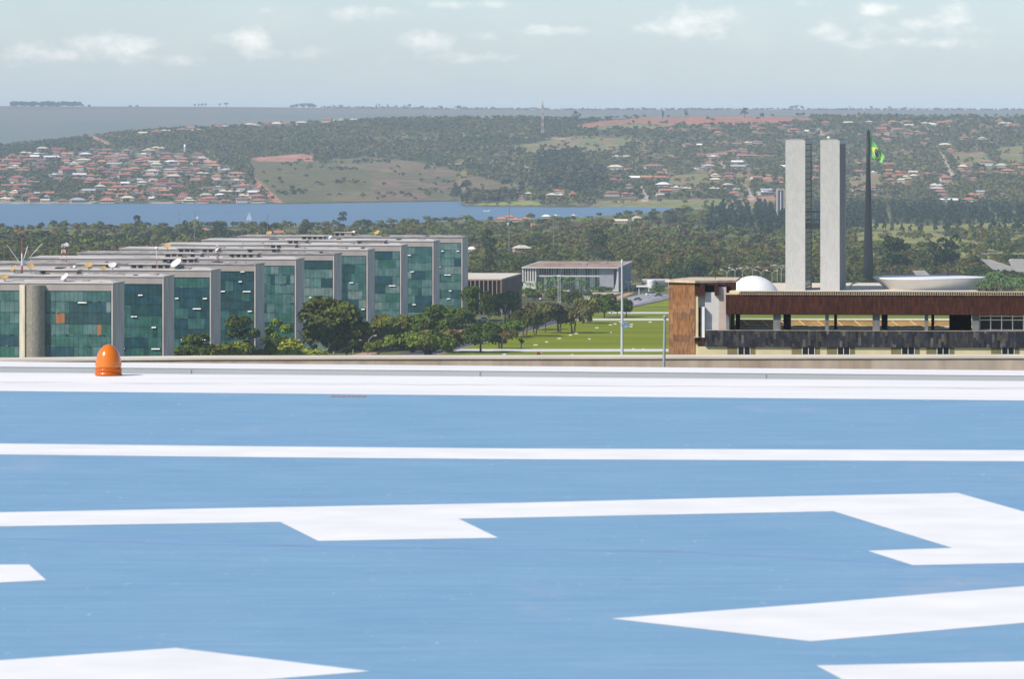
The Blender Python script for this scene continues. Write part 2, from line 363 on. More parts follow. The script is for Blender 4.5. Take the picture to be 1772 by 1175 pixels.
bs_ = n_['Principled BSDF']; old_ = bs_.inputs['Base Color'].links[0].from_socket; mx_ = n_.new('ShaderNodeMix'); mx_.data_type = 'RGBA'; l_.new(r_.outputs[0], mx_.inputs[0]); l_.new(old_, mx_.inputs[6]); mx_.inputs[7].default_value = (.21,.18,.045,1); l_.new(mx_.outputs[2], bs_.inputs['Base Color'])
def flat(py): return EYE*F/(py-HY)
def clip_y(q, b, keep_low):
    out = []
    for k in range(len(q)):
        a, c = q[k], q[(k+1) % len(q)]; ia, ic = (a[1] <= b) == keep_low, (c[1] <= b) == keep_low
        if ia: out.append(a)
        if ia != ic: t_ = (b-a[1])/(c[1]-a[1]); out.append((a[0]+(c[0]-a[0])*t_, b))
    return out
def sheet(name, pts, lift, mat, y0=1500, y1=3600):
    """pts: points of the ground as seen in the photograph; the sheet is folded where the ground's slope changes"""
    q = [(h_.x, h_.y) for h_ in (hit(px, py, y0, y1, 2500) for px, py in pts)]
    parts_ = []; rest = q
    for bk in (2450, 3000):
        lo = clip_y(rest, bk, True); rest = clip_y(rest, bk, False)
        if len(lo) > 2: parts_.append(lo)
        if len(rest) < 3: break
    if len(rest) > 2: parts_.append(rest)
    b = MB()
    for p_ in parts_: b.add([(x, y, gz(x, y)+lift) for x, y in p_], [tuple(range(len(p_)))])
    o = b.build(name, mat); tag(o, kind='structure'); return o
def wsheet(name, pts, lift, mat):
    b = MB(); q = [(x, y, gz(x, y)+lift) for x, y in pts]; b.add(q, [tuple(range(len(q)))])
    o = b.build(name, mat); tag(o, kind='structure'); return o
AX = (2270-CX)/F                       # the avenue's direction, dx per dy
# avenue edge line: through (868,585) and running along the axis
e0 = hit(850, 590.5, 1500, 2400)
def edge(Y, off=0): return (e0.x+AX*(Y-e0.y)*1.03+off, Y)
wsheet('lawn', [edge(1500), (60,1500), (420,1500), (420,2449), edge(2449)], .03, lawnm)
wsheet('avenue_road', [edge(1500,-17), edge(1500,-.6), edge(2449,-.6), edge(2449,-17)], .034, asph)
wsheet('kerb', [edge(1500,-.6), edge(1500,.35), edge(2449,.35), edge(2449,-.6)], .13, kerbm)
wsheet('verge', [edge(1500,-60), edge(1500,-17), edge(2449,-17), edge(2449,-60)], .03, lawnm2)
wsheet('side_road', [edge(1500,-33), edge(1500,-26), edge(2449,-26), edge(2449,-33)], .06, M('red_path', (.42,.27,.17), nscale=.2, var=.15))
for k, (ya, yb) in enumerate([(flat(608.6), flat(604.2)), (flat(554.6), flat(551.6))]):
    wsheet('path', [edge(ya,.4), (420,ya), (420,yb), edge(yb,.4)], .06, concp)
# beyond the rise: bank, road fan and soil (ground falls away evenly here)
def bsheet(name, pts, lift, mat): return sheet(name, pts, lift, mat)
pale_asph = M('pale_asphalt', (.22,.215,.215), nscale=.12, var=.12, stretch=(2,.2,1))
bsheet('bank_lawn', [(1000,547.3),(1800,547.3),(1800,515),(1155,517),(1100,530),(1045,540)], .06, lawnm)
bsheet('bank_path', [(1052,543.0),(1800,543.0),(1800,540.4),(1052,540.4)], .12, concp)
bsheet('upper_road', [(1097,530.5),(1160,516.5),(1162,508.2),(1113,508.2),(1078,516)], .14, pale_asph)
for k in range(4):
    bsheet('lane_line', [(1083+k*4.2,518.2+k*2.6),(1084.2+k*4.2,518.9+k*2.6),(1124+k*10,508.6+k*.6),(1123+k*10,508.4+k*.6)], .18, concp)
bsheet('upper_road_edge', [(1096,531.8),(1097.5,530.4),(1162,516.2),(1162,517.8)], .35, M('dark_kerb', (.12,.10,.07)))
bsheet('soil_strip', [(1052,520),(1068,519.5),(1098,507),(1084,507)], .16, redsoil)
bsheet('forecourt', [(994,527),(1012,530),(1036,517),(1056,512),(1078,506.5),(1030,505.5),(1003,513)], .12, beige)
bsheet('dry_verge', [(878,513),(996,512),(1003,506.5),(903,506.5)], .12, redsoil)

# ------------------------------------------------------------------ tree kit
leafm = M('foliage', (.06,.08,.03), rough=.8, spec=.12, attr='Col', nscale=.9, var=.22, rand=.16)
leafm0 = M('wood_foliage', (.06,.08,.03), rough=.8, spec=.1, attr='Col')
barkm = M('bark', (.13,.095,.065), nscale=2.5, var=.3, stretch=(1,1,.3))
def leaves(cent, nrm, size, col, jit=.75, cj=.18):
    """one irregular leaf-clump quad per row"""
    n = len(cent)
    nrm = nrm+rng.normal(0, jit, (n,3)); nrm /= np.linalg.norm(nrm, axis=1, keepdims=True)+1e-9
    a = np.cross(nrm, rng.normal(0,1,(n,3))); a /= np.linalg.norm(a, axis=1, keepdims=True)+1e-9
    b_ = np.cross(nrm, a); s = size*rng.uniform(.6,1.35,n); s = s[:,None]
    k = rng.uniform(.55,1.1,(4,n,1))
    V = np.stack([cent-a*s*k[0], cent-b_*s*k[1], cent+a*s*k[2], cent+b_*s*k[3]], 1).reshape(-1,3)
    c = np.clip(col*(1+rng.normal(0,cj*.7,(n,1)))*(1+rng.normal(0,.025,(n,3))), .005, 1)
    return V, np.arange(4*n).reshape(n,4), np.repeat(c, 4, axis=0)
def sph(n, up=.25):
    d = rng.normal(0,1,(n,3)); d[:,2] = np.where(d[:,2] < -up*1.2, -d[:,2], d[:,2]); return d/np.linalg.norm(d,axis=1,keepdims=True)
def crown_pts(kind, w, h, n):
    """lobed crown: w wide, h tall, base at z=0; returns centres, normals, lobe index"""
    L = {'dome':16,'flat':14,'tall':11,'street':8,'bush':9,'wood':7,'pine':9}[kind]
    lc = []; lr = []
    for i in range(L):
        a = rng.uniform(0, 2*math.pi); q = math.sqrt(rng.uniform(0,1))
        if kind == 'dome': z = rng.uniform(.18,.80); rad = q*.36*w*math.sqrt(max(.05,1-((z-.3)/.62)**2)); r_ = w*rng.uniform(.12,.2)
        elif kind == 'flat': z = rng.uniform(.45,.85)-.25*q; rad = q*.42*w; r_ = w*rng.uniform(.10,.16)
        elif kind == 'tall': z = rng.uniform(.1,.92); rad = q*.27*w*(1.15-.65*z); r_ = w*rng.uniform(.16,.26)
        elif kind == 'street': z = rng.uniform(.2,.8); rad = q*.36*w; r_ = w*rng.uniform(.14,.22)
        elif kind == 'pine': z = (i+.5)/L*.95; rad = q*.12*w*(1-z); r_ = w*(.46*(1-z)+.05)
        else: z = rng.uniform(.2,.72); rad = q*.33*w; r_ = w*rng.uniform(.17,.26)
        lc.append((rad*math.cos(a), rad*math.sin(a), z*h)); lr.append((r_, r_, min(r_*(.62 if kind in ('flat',) else .85), h*.33)))
    lc = np.array(lc); lr = np.array(lr)
    wgt = lr[:,0]**2; li = rng.choice(L, n, p=wgt/wgt.sum())
    d = sph(n, .35); p = lc[li]+lr[li]*d*rng.uniform(.72,1.03,(n,1))
    nn = d.copy(); nn[:,2] += .4
    return p, nn, li, L
def make_crown(kind, w, h, n, leaf, col, tint=.16):
    p, nn, li, L = crown_pts(kind, w, h, n)
    lt = 1+rng.normal(0, tint, (L,1)); hue = 1+rng.normal(0, .035, (L,3))
    return leaves(p, nn, leaf, np.array(col)*lt[li]*hue[li])
def tree_parts(name, kind, w, h, trunk_h, col, n, leaf, label, cat='tree', loc=(0,0,0), group=None, tint=.16, multi=1, mat=None):
    t = thing(name, label, cat, loc, rng.uniform(0,6.28), group)
    V, q, c = make_crown(kind, w, h-trunk_h*.8, n, leaf, col, tint); V[:,2] += trunk_h*.8
    np_obj('crown', V, q, c, mat or leafm, parent=t)
    b = MB(); tr = max(.12, w*.022)
    for k in range(multi):
        ox = (k-(multi-1)/2)*w*.14
        b.tube([(ox*.4,0,-.5),(ox*.7,tr*.3,trunk_h*.6),(ox,0,trunk_h*1.15)], [tr*1.3,tr,tr*.8], 6)
    for k in range(4):
        a = k*1.57+rng.uniform(0,.8)
        b.tube([(0,0,trunk_h*.95),(math.cos(a)*w*.14,math.sin(a)*w*.14,trunk_h*1.2+h*.12),(math.cos(a)*w*.3,math.sin(a)*w*.3,trunk_h+(h-trunk_h)*.45)], [tr*.7,tr*.45,tr*.15], 5)
    b.build('trunk', barkm, t)
    return t
DG=(.035,.055,.018); OL=(.085,.10,.030); BG=(.075,.13,.025); BR=(.10,.082,.045); YG=(.12,.15,.03); MG=(.055,.085,.022)
# px, base row, top row, width px, kind, colour, trunk share, label
TR = [
 (415,-1890,532,66,'dome',DG,.12,'dark rounded tree covering the lower glass of the third ministry block'),
 (340,-1805,568,88,'dome',(.045,.07,.02),.1,'broad dark green tree in front of the second ministry block'),
 (411,-1790,583,92,'bush',YG,.08,'low yellow-green leafy tree just above the parapet below the dark rounded tree'),
 (470,-1900,575,52,'bush',(.05,.08,.02),.12,'small mid green tree left of the huge dark tree'),
 (478,-1962,544,44,'street',BG,.2,'slim bright green tree against the fourth end wall'),
 (560,-1950,512,152,'dome',(.050,.068,.022),.12,'huge dark spreading tree in the middle of the tree belt'),
 (522,-1860,590,92,'bush',YG,.08,'low light green bushy tree at the foot of the huge dark tree'),
 (672,-2100,548,92,'dome',OL,.2,'olive leafy tree right of the huge dark tree'),
 (712,-2120,562,56,'dome',(.07,.10,.028),.25,'small round olive tree between two curved street lamps'),
 (628,-2060,548,40,'bush',BR,.15,'brownish half bare tree behind the right edge of the huge dark tree'),
 (745,588,530,78,'dome',(.05,.085,.022),.2,'mid green leafy tree in front of the eighth ministry block'),
 (790,575,531,58,'dome',(.055,.09,.025),.25,'green tree below the corner of the last ministry block'),
 (705,-2190,545,52,'dome',OL,.2,'pale olive tree at the foot of the seventh end wall'),
 (664,-2165,541,34,'bush',(.06,.05,.03),.15,'dark reddish shrub tree between two ministry end walls'),
 (318,-1800,588,44,'bush',MG,.1,'low green shrub tree hugging the second end wall'),
 (445,-1850,596,60,'bush',(.05,.075,.02),.1,'dark low bush between the yellow-green tree and the light green one'),
 (600,-1985,560,70,'dome',(.028,.042,.016),.2,'very dark tree forming the right edge of the huge dark tree'),
 (650,-2080,575,60,'bush',OL,.15,'low olive tree just right of the very dark tree'),
 (385,-1835,600,56,'bush',(.06,.09,.022),.1,'bright low bush right of the second end wall, above the parapet'),
 (505,-1905,588,64,'dome',(.04,.06,.018),.1,'dark rounded bush left of the low light green tree'),
 (692,-2090,566,62,'dome',(.075,.10,.028),.2,'sunlit olive tree between the two leftmost tall curved lamps'),
 (738,-2200,548,54,'dome',(.05,.08,.02),.2,'mid green round tree before the eighth end wall'),
 (806,-2330,541,46,'dome',(.05,.08,.022),.2,'small round green tree under the corner of the farthest block'),
 (655,-2030,588,44,'bush',(.07,.10,.024),.15,'low bright shrub by the parapet right of the huge dark tree'),
 (716,-2060,584,46,'bush',(.045,.07,.02),.15,'low dark shrub left of the wide flat topped tree'),
 (766,-2250,546,70,'dome',(.045,.072,.02),.15,'dark green tree behind the middle curved street lamps'),
 (742,618,574,140,'flat',(.055,.085,.02),.2,'wide flat topped tree nearest the parapet, left of the lawn'),
 (772,610,568,96,'flat',BR,.25,'brownish flat topped tree behind the wide flat one'),
 (832,610,558,74,'dome',(.035,.062,.018),.28,'dark green tree on two stems at the left end of the near path'),
 (866,604,563,52,'flat',(.11,.088,.045),.3,'thin brownish tree at the lawn edge beside the dark two stemmed tree'),
 (878,584,552,62,'flat',(.055,.10,.022),.35,'flat bright green tree overhanging the avenue near the white car'),
 (815,560,489,46,'tall',(.04,.07,.018),.2,'tall dark tree at the corner of the last ministry block'),
 (846,562,503,40,'tall',(.035,.06,.02),.2,'dark narrow tree second from the last ministry block'),
 (874,556,500,52,'dome',(.06,.085,.025),.25,'leafy tree in front of the colonnaded palace steps'),
 (900,555,532,36,'bush',(.035,.055,.02),.2,'small dark tree under the dark colonnade'),
 (908,582,533,52,'street',(.055,.065,.032),.42,'first dark street tree along the lawn kerb'),
 (926,582,538,38,'street',(.045,.06,.028),.4,'dark street tree second along the lawn kerb'),
 (944,577,526,34,'tall',(.05,.065,.03),.42,'slender street tree standing upright at the lawn kerb'),
 (930,571,528,50,'street',(.09,.085,.045),.4,'greyish olive street tree behind the dark kerb trees'),
 (968,577,528,52,'street',(.085,.085,.05),.45,'thin grey-green street tree with two bare stems'),
 (992,577,529,46,'street',(.08,.078,.048),.45,'sparse greyish street tree with one long bare stem'),
 (1008,560,521,44,'street',(.075,.075,.045),.4,'sparse street tree near the far path corner'),
 (1019,560,517,46,'street',(.085,.095,.035),.35,'olive round tree at the far path corner'),
 (1046,550,509,58,'dome',(.04,.07,.02),.22,'large dark round tree at the far end of the lawn'),
 (1068,548,521,28,'dome',(.035,.06,.02),.3,'small dark tree left of the round tree beside the tall mast'),
 (1084,549,516,40,'dome',(.04,.068,.02),.28,'dark round tree right of the tall mast'),
 (893,587,560,16,'street',(.04,.06,.03),.5,'little dark sapling beside the avenue kerb'),
 (902,603,586,9,'street',(.05,.06,.035),.6,'tiny sapling alone on the near lawn'),
 (868,603,584,16,'street',(.06,.06,.04),.5,'thin sapling beside the brownish lawn tree'),
 (1141,509,490,30,'dome',(.045,.08,.02),.15,'round green tree beside the low white annexe'),
 (958,520,497,52,'dome',(.06,.085,.025),.12,'round green garden tree left of the twin white poles'),
 (925,520,496,42,'dome',(.05,.085,.025),.12,'green garden tree behind the colonnaded palace corner'),
 (985,528,505,46,'dome',(.045,.07,.02),.12,'dark garden tree right of the twin white poles'),
 (1005,516,501,40,'bush',(.05,.08,.025),.1,'low dark shrub in front of the white columned palace'),
 (1040,506,496,44,'bush',(.045,.08,.025),.1,'low hedge-like shrub under the flared white column'),
]
for (px, br, tr_, wpx, kind, col, tsh, lab) in TR:
    if br < 0: br = EYE*F/(-br)+HY
    g_ = hit(px, br, 1500, 3400, 1500); mpp = g_.y/F
    w, h = wpx*mpp*(1.3 if kind == 'street' else 1.1), (br-tr_)*mpp; tsh = tsh*(.8 if kind == 'street' else 1)
    nl = int(min(5200, max(260, 80*wpx*((br-tr_)/40)**.7)))
    if kind == 'street': nl = int(nl*.62)
    tree_parts('tree' if kind != 'bush' else 'bushy_tree', kind, w, h, h*tsh, np.array(col)*(1.8,1.6,.85), nl, max(.36, w*.030 if kind != 'street' else w*.038), lab, 'tree', g_, 'trees along the avenue', multi=2 if kind in ('street','flat') else 1)

# palms
palmm = M('palm_fronds', (.06,.11,.025), rough=.6, spec=.3, attr='Col', rand=.2)
def make_palm(h, fr, n=22):
    b = MB(); b.tube([(0,0,-.5),(.1,0,h*.5),(0,0,h)], [.28,.2,.16], 6)
    Vs=[];
    for k in range(n):
        a = 2*math.pi*k/n+rng.uniform(-.2,.2); el0 = rng.uniform(-.2,1.2); L = fr*rng.uniform(.8,1.15)
        prev = None
        for s in range(6):
            tt = s/5; rr = L*tt*math.cos(el0*(1-.4*tt)); zz = h+L*(math.sin(el0)*tt-.75*tt*tt)
            wv = fr*.13*(1-abs(tt-.45)*1.5)+.05
            c = Vector((rr*math.cos(a), rr*math.sin(a), zz)); sd = Vector((-math.sin(a), math.cos(a), 0))*wv
            cur = (c-sd-Vector((0,0,wv*.5)), c, c+sd-Vector((0,0,wv*.5)))
            if prev: Vs.append((prev[0],prev[1],cur[1],cur[0])); Vs.append((prev[1],prev[2],cur[2],cur[1]))
            prev = cur
    V = np.array([[tuple(p) for p in q] for q in Vs]).reshape(-1,3)
    c = np.clip(np.array((.095,.17,.035))*(1+rng.normal(0,.25,(len(Vs),1))), .01, 1)
    return b, V, np.arange(len(V)).reshape(-1,4), np.repeat(c,4,0)
palm_src = []
def palm(px, br, tr_, y, lab, group):
    g_ = P(px, br, y); g_.z = gz(g_.x, g_.y); top = EYE-(tr_-HY)/F*y; h = top-g_.z
    if len(palm_src) < 3:
        t = thing('palm_tree', lab, 'palm', g_, rng.uniform(0,6), group)
        b, V, q, c = make_palm(10, 3.6); np_obj('crown', V, q, c, palmm, parent=t); b.build('trunk', barkm, t); palm_src.append(t)
    else:
        t = copy_tree(palm_src[rng.integers(3)]); t.location = g_; t.rotation_euler.z = rng.uniform(0,6); t['label'] = lab; t['group'] = group
    s = h/11.5; t.scale = (s*1.05, s*1.05, s)
PL = [(905,506,484),(918,508,488),(932,507,486),(950,512,482),(962,512,475),(971,512,478),(980,510,477),(990,510,484),(1003,509,480),(1010,508,485),(940,511,490)]
for k, (px, br, tr_) in enumerate(sorted(PL)):
    palm(px, br, tr_, 3180+17*(k % 3), f'slim green palm, {ordn(k+1)} from the left in the garden before the white palace', 'palms in the palace garden')
PR = [(1694,482),(1704,474),(1712,478),(1722,466),(1728,470),(1734,474),(1742,482),(1750,478),(1757,480),(1764,477),(1771,482),(1716,486),(1746,488),(1768,488),(1700,489),(1730,487)]
for k, (px, tr_) in enumerate(sorted(PR)):
    palm(px, 500, tr_, 3130+23*(k % 4), f'bright green palm, {ordn(k+1)} from the left beside the white bowl', 'palms beside the bowl')

# ------------------------------------------------------------------ ministry blocks
conc = M('ministry_concrete', (.36,.315,.285), nscale=.25, var=.10, stretch=(1,1,.25), detail=8)
concw = M('end_wall_concrete_lifted', (.54,.475,.425), nscale=.3, var=.17, stretch=(1,1,.25), detail=8)  # ministry concrete made paler so the shaded end walls look better lit
roofw = M('metal_roof', (.52,.48,.43), rough=.7, nscale=.15, var=.28, stretch=(.3,1,1), detail=6)
roofg = M('roof_sheet_grey', (.33,.30,.27), rough=.8, nscale=.3, var=.25)
plantm = M('plant_room_wall', (.30,.27,.24), nscale=.5, var=.2)
darkm = M('dark_opening', (.012,.012,.014), rough=.5)
whitem = M('white_paint', (.80,.79,.76), rough=.5, nscale=1.2, var=.04)
def glassm(name, c, rough=.18): return M(name, c, rough=rough, spec=.5, nscale=.35, var=.22, detail=3)
G = [glassm('glass_deep', (.026,.072,.076)), glassm('glass_teal', (.052,.140,.128)), glassm('glass_green', (.040,.130,.100)), glassm('glass_blue', (.024,.075,.095)),
     glassm('glass_blind', (.095,.180,.165), .3), glassm('glass_pale', (.16,.225,.205), .3), M('orange_curtain', (.36,.15,.055), rough=.5), M('white_awning', (.85,.86,.82)), M('floor_edge', (.03,.055,.06))]
WT = [ [(.16,.5,.2,.02,.12,0),], ]
PAL = { 0:(.10,.46,.08,.10,.24,.02), 1:(.22,.18,.34,.18,.07,.01), 2:(.16,.26,.26,.30,.02,.0), 3:(.34,.14,.40,.12,.0,.0), 4:(.12,.30,.08,.10,.34,.06), 5:(.14,.12,.03,.10,.28,.33),
        6:(.22,.34,.06,.16,.20,.02), 7:(.16,.18,.03,.06,.45,.12), 8:(.13,.30,.04,.12,.38,.03), 9:(.10,.18,.04,.05,.50,.13) }
corner = [(195,213),(283,301),(365,383),(442,458),(512,527),(578,591),(636,650),(694,706),(750,760),(800,810)]
D9 = 2364.0; X9 = (800-CX)/F*D9
RZM = -math.atan(AX)
TOPZ = 39.0; FLH = 3.62
words_ = ['nearest','2nd','3rd','4th','5th','6th','7th','8th','9th','farthest']
MIN = []
for i in range(10):
    # front right corner lies on the row's line X = X9 + AX*(Y-D9)
    u = (corner[i][0]-CX)/F
    Y = (X9-AX*D9)/(u-AX); X = u*Y
    t = thing('ministry_building', f'{words_[i]} of the ten grey slab blocks with teal glass fronts, counted from the parapet', 'office building', (X, Y, 0), RZM, 'ministry blocks in a row')
    MIN.append((t, X, Y))
    L, D, top = 104.0, 16.5, TOPZ
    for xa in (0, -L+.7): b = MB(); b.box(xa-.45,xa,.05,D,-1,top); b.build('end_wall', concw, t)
    b = MB(); b.box(-L+.7,-.45,0.02,D-.02,top-2.3,top-.004); b.build('top_band', conc, t)
    b = MB(); b.box(-L+.7,-.7,.9,D-.9,-1,top-2.3); b.build('core', G[0], t)
    b = MB(); ov=.25
    for (xa, xb) in ((-L-ov, ov),):
        b.add([(xa,-ov,top),(xb,-ov,top),(xb,D+ov,top),(xa,D+ov,top),(xa,-ov,top+.35),(xb,-ov,top+.35),(xb,D+ov,top+.35),(xa,D+ov,top+.35),(xa+3,D/2,top+1.0),(xb-3,D/2,top+1.0)],
              [(0,3,2,1),(0,1,5,4),(1,2,6,5),(2,3,7,6),(3,0,4,7),(4,5,9,8),(6,7,8,9),(5,6,9),(7,4,8)])
    b.build('roof', [roofw, roofg][i % 2 if i not in (0,1,6,7,8) else 0], t)
    pw = 1.52; npn = int((L-1.4)/pw); wv = np.array(PAL[i]); wv = wv/wv.sum()
    for fl in range(10):
        z1 = top-2.3-fl*FLH; z0 = z1-FLH
        if z0 < 0: continue
        b = MB(); k = 0; blinds = []
        while k < npn:
            run = int(rng.integers(1,6)); mi = int(rng.choice(6, p=wv))
            if i == 0 and fl >= 2 and rng.random() < .09: mi = 6; run = min(run, 2)
            for q in range(run):
                if k >= npn: break
                xa = -.7-k*pw; xb = xa-pw
                y = .30+rng.uniform(-.02,.03)
                ofs = rng.uniform(-.015,.015)
                b.quad((xb+.04,y+ofs,z0+.42),(xa-.04,y-ofs,z0+.42),(xa-.04,y-ofs,z1-.05),(xb+.04,y+ofs,z1-.05), mi)
                mi2 = 0 if mi in (0,3) else (1 if rng.random() < .7 else 4)
                b.quad((xb+.04,y,z0+.05),(xa-.04,y,z0+.05),(xa-.04,y,z0+.38),(xb+.04,y,z0+.38), mi2)
                if i in (0,4) and rng.random() < .16: b.box(xb+.3,xb+.95,y-.30,y-.02,z0+.02,z0+.34, 5 if rng.random() < .5 else 8)
                k += 1
        b.box(-L+.7,-.7,.42,.9,z0-.02,z0+.04, 8)
        b.build('glazing', G, t)
        if fl < 8:
            for q in range(int(rng.integers(0,3)) if i in (1,2,3,8,9,0) else (1 if rng.random() < .2 else 0)):
                xw = float(rng.choice([1.2,1.5,1.5,2.9])); xa = -.9-rng.uniform(0,14)
                if i == 0: xa = -1-rng.uniform(0,30)
                b = MB(); b.add([(xa-xw,.26,z1-.04),(xa,.26,z1-.04),(xa,-.25,z1-.30),(xa-xw,-.25,z1-.30),(xa-xw,.26,z1-.10),(xa,.26,z1-.10),(xa,-.25,z1-.36),(xa-xw,-.25,z1-.36)],
                               [(0,1,2,3),(7,6,5,4),(3,2,6,7),(0,4,5,1),(1,5,6,2),(0,3,7,4)])
                b.build('awning_pane', G[7], t)
    # machinery boxes on the roof
    boxes = {0:[], 1:[(-44,-31)], 2:[(-49,-36),(-30,-12)], 3:[(-36,-24)], 4:[(-52,-38),(-27,-16)], 5:[(-64,-48),(-36,-24)], 6:[(-44,-31)], 7:[(-50,-42),(-20,-8)], 8:[(-60,-50)], 9:[(-60,-52)]}[i]
    for (xa, xb) in boxes:
        b = MB(); b.box(xa,xb,4.2,11.2,top+.5,top+2.0, 0); b.box(xa-.5,xb+.5,3.7,11.7,top+2.0,top+2.25, 1)
        for q in range(int((xb-xa)/2.4)):
            if rng.random() < .6: b.box(xa+.6+q*2.4, xa+2.2+q*2.4, 4.15, 4.3, top+.75, top+1.75, 2)
        b.build('plant_room', [plantm, roofw, darkm], t)
    for q in range(12):
        b = MB(); xa = -rng.uniform(2, 70); b.box(xa-rng.uniform(.6,4), xa, rng.uniform(1,5), rng.uniform(6,8), top+.3, top+.55+rng.uniform(0,.5), int(rng.integers(0,3))); b.build('roof_duct', [plantm, roofg, darkm], t)
    if i == 0:   # cylindrical escape stair at the front
        px0, px1 = 31, 75
        xl = ((px0-CX)/F*Y-X)*1.0; xr = ((px1-CX)/F*Y-X)
        stm = M('stair_tower_concrete', (.56,.50,.38), nscale=.5, var=.12, stretch=(1,1,.3)); stg = tiles('stair_tower_grid', [(.36,.32,.24),(.42,.37,.28),(.33,.29,.22)], .55, .9, fine=.1)  # pale strip and browner drum put the sunlit and shaded sides into colour
        w = xr-xl; b = MB()
        pts = [(xl,-1.2),(xl+.25*w,-3.8),(xl+.3*w,-3.8),(xl+.3*w,.2),(xl,.2)]
        b.prism(pts, -1, top-.4, 0); b.build('stair_tower', stm, t)
        b = MB(); pts = [(xl+.36*w,-3.9)]+[(xl+.36*w+.64*w*math.sin(a)*1.0, -3.9*math.cos(a)*1.0) for a in np.linspace(.35,1.5,8)]+[(xr,.2),(xl+.36*w,.2)]
        b.prism(pts, -1, top-.5, 0); b.build('stair_drum', stg, t)
        b = MB(); b.box(xl+.3*w,xl+.36*w,-2.6,.2,-1,top-.6); b.build('stair_slot', darkm, t)

# ------------------------------------------------------------------ roof dishes, masts
goldm = M('dish_gold', (.50,.33,.09), rough=.5); dishw = M('dish_white', (.72,.70,.64), rough=.5); redw = M('mast_red', (.45,.10,.05)); steel = M('grey_steel', (.30,.31,.32), rough=.5, metallic=.3)
def roof_pt(i, px, z=TOPZ+.6, back=6.0):
    t, X, Y = MIN[i]; u = (px-CX)/F
    # along the block's roof line, 'back' metres behind its front
    ed = Vector((math.sin(-RZM), math.cos(-RZM))); el_ = Vector((-ed.y, ed.x)); o = Vector((X, Y))+ed*back
    s = (u*o.y-o.x)/(el_.x-u*el_.y); q = o+el_*s
    return Vector((q.x, q.y, z))
DS = [(0,8,482,1.6,'gold','gold dish at the far left end of the nearest roof'),(0,113,481,1.8,'white','white dish standing on the front edge of the nearest roof'),(1,25,465,1.5,'gold','orange-gold dish left on the second roof'),
      (1,53,462,1.6,'gold','gold dish beside the V shaped mast on the second roof'),(1,154,460,1.7,'gold','pale gold dish in the middle of the second roof'),(1,179,465,1.3,'gold','round bright yellow dish near the right of the second roof'),(1,195,460,1.7,'white','cream dish right of the round yellow dish'),
      (2,306,462,2.6,'white','large cream dish at the right end of the third roof'),(4,290,427,1.7,'gold','yellow dish beside the white ball on the fifth roof'),(8,466,404,1.6,'gold','yellow dish behind the thin red mast on a far roof'),
      (9,611,404,1.5,'white','white dish on the farthest roof, left of the yellow one'),(9,653,406,1.7,'gold','golden dish on the farthest roof'),(8,572,428,1.1,'white','small white dish on the ninth roof edge'),(3,376,432,1.0,'white','tiny white dish on top of a roof pole')]
for (i, px, py, r_, c_, lab) in DS:
    r_ *= .82
    p = roof_pt(i, px, back=2.5 if i in (0,2) else 6)
    zc = EYE-(py-HY)/F*p.y; zc = max(zc, TOPZ+1.0+r_*.6)
    t = thing('satellite_dish', lab, 'satellite dish', (p.x,p.y,TOPZ+.5), 0, 'dishes on the ministry roofs')
    h = zc-TOPZ-.5
    b = MB(); prof = [(.02,0)]+[(r_*k/6, .30*r_*(k/6)**2) for k in range(1,7)]+[(r_*k/6, .30*r_*(k/6)**2+.05) for k in range(6,0,-1)]
    b.lathe(prof, 20); o = b.build('reflector', goldm if c_ == 'gold' else dishw, t, True); o.location = (0,0,h)
    dirv = Vector((-.45+rng.uniform(-.3,.5), -.5, .75)).normalized(); o.rotation_euler = dirv.to_track_quat('Z','Y').to_euler()
    b = MB(); b.tube([(0,0,-.3),(0,0,h-.1)], .12); b.tube([(-.6,.3,-.2),(0,0,h*.7)], .06); b.tube([(.6,.3,-.2),(0,0,h*.7)], .06); b.build('stand', steel, t)
    b = MB(); tip = Vector((0,0,h))+dirv*r_*.8
    for a in (0,2.1,4.2):
        v = Vector((math.cos(a),math.sin(a),.3))*r_*.9; v.rotate(dirv.to_track_quat('Z','Y')); b.tube([Vector((0,0,h))+v, tip], .04, 4)
    b.build('feed_arm', steel, t)
def lattice(b, h, w0, w1, n, rr, c0=0, c1=1, z0=0):
    for k in range(n):
        za, zb = z0+h*k/n, z0+h*(k+1)/n; wa, wb = w0+(w1-w0)*k/n, w0+(w1-w0)*(k+1)/n
        mi = c0 if k % 2 == 0 else c1
        ca = [(wa*sx/2,wa*sy/2,za) for sx,sy in ((-1,-1),(1,-1),(1,1),(-1,1))]; cb_ = [(wb*sx/2,wb*sy/2,zb) for sx,sy in ((-1,-1),(1,-1),(1,1),(-1,1))]
        for q in range(4):
            b.tube([ca[q], cb_[q]], rr, 4, mi); b.tube([ca[q], cb_[(q+1)%4]], rr*.7, 4, mi); b.tube([cb_[q], cb_[(q+1)%4]], rr*.7, 4, mi)
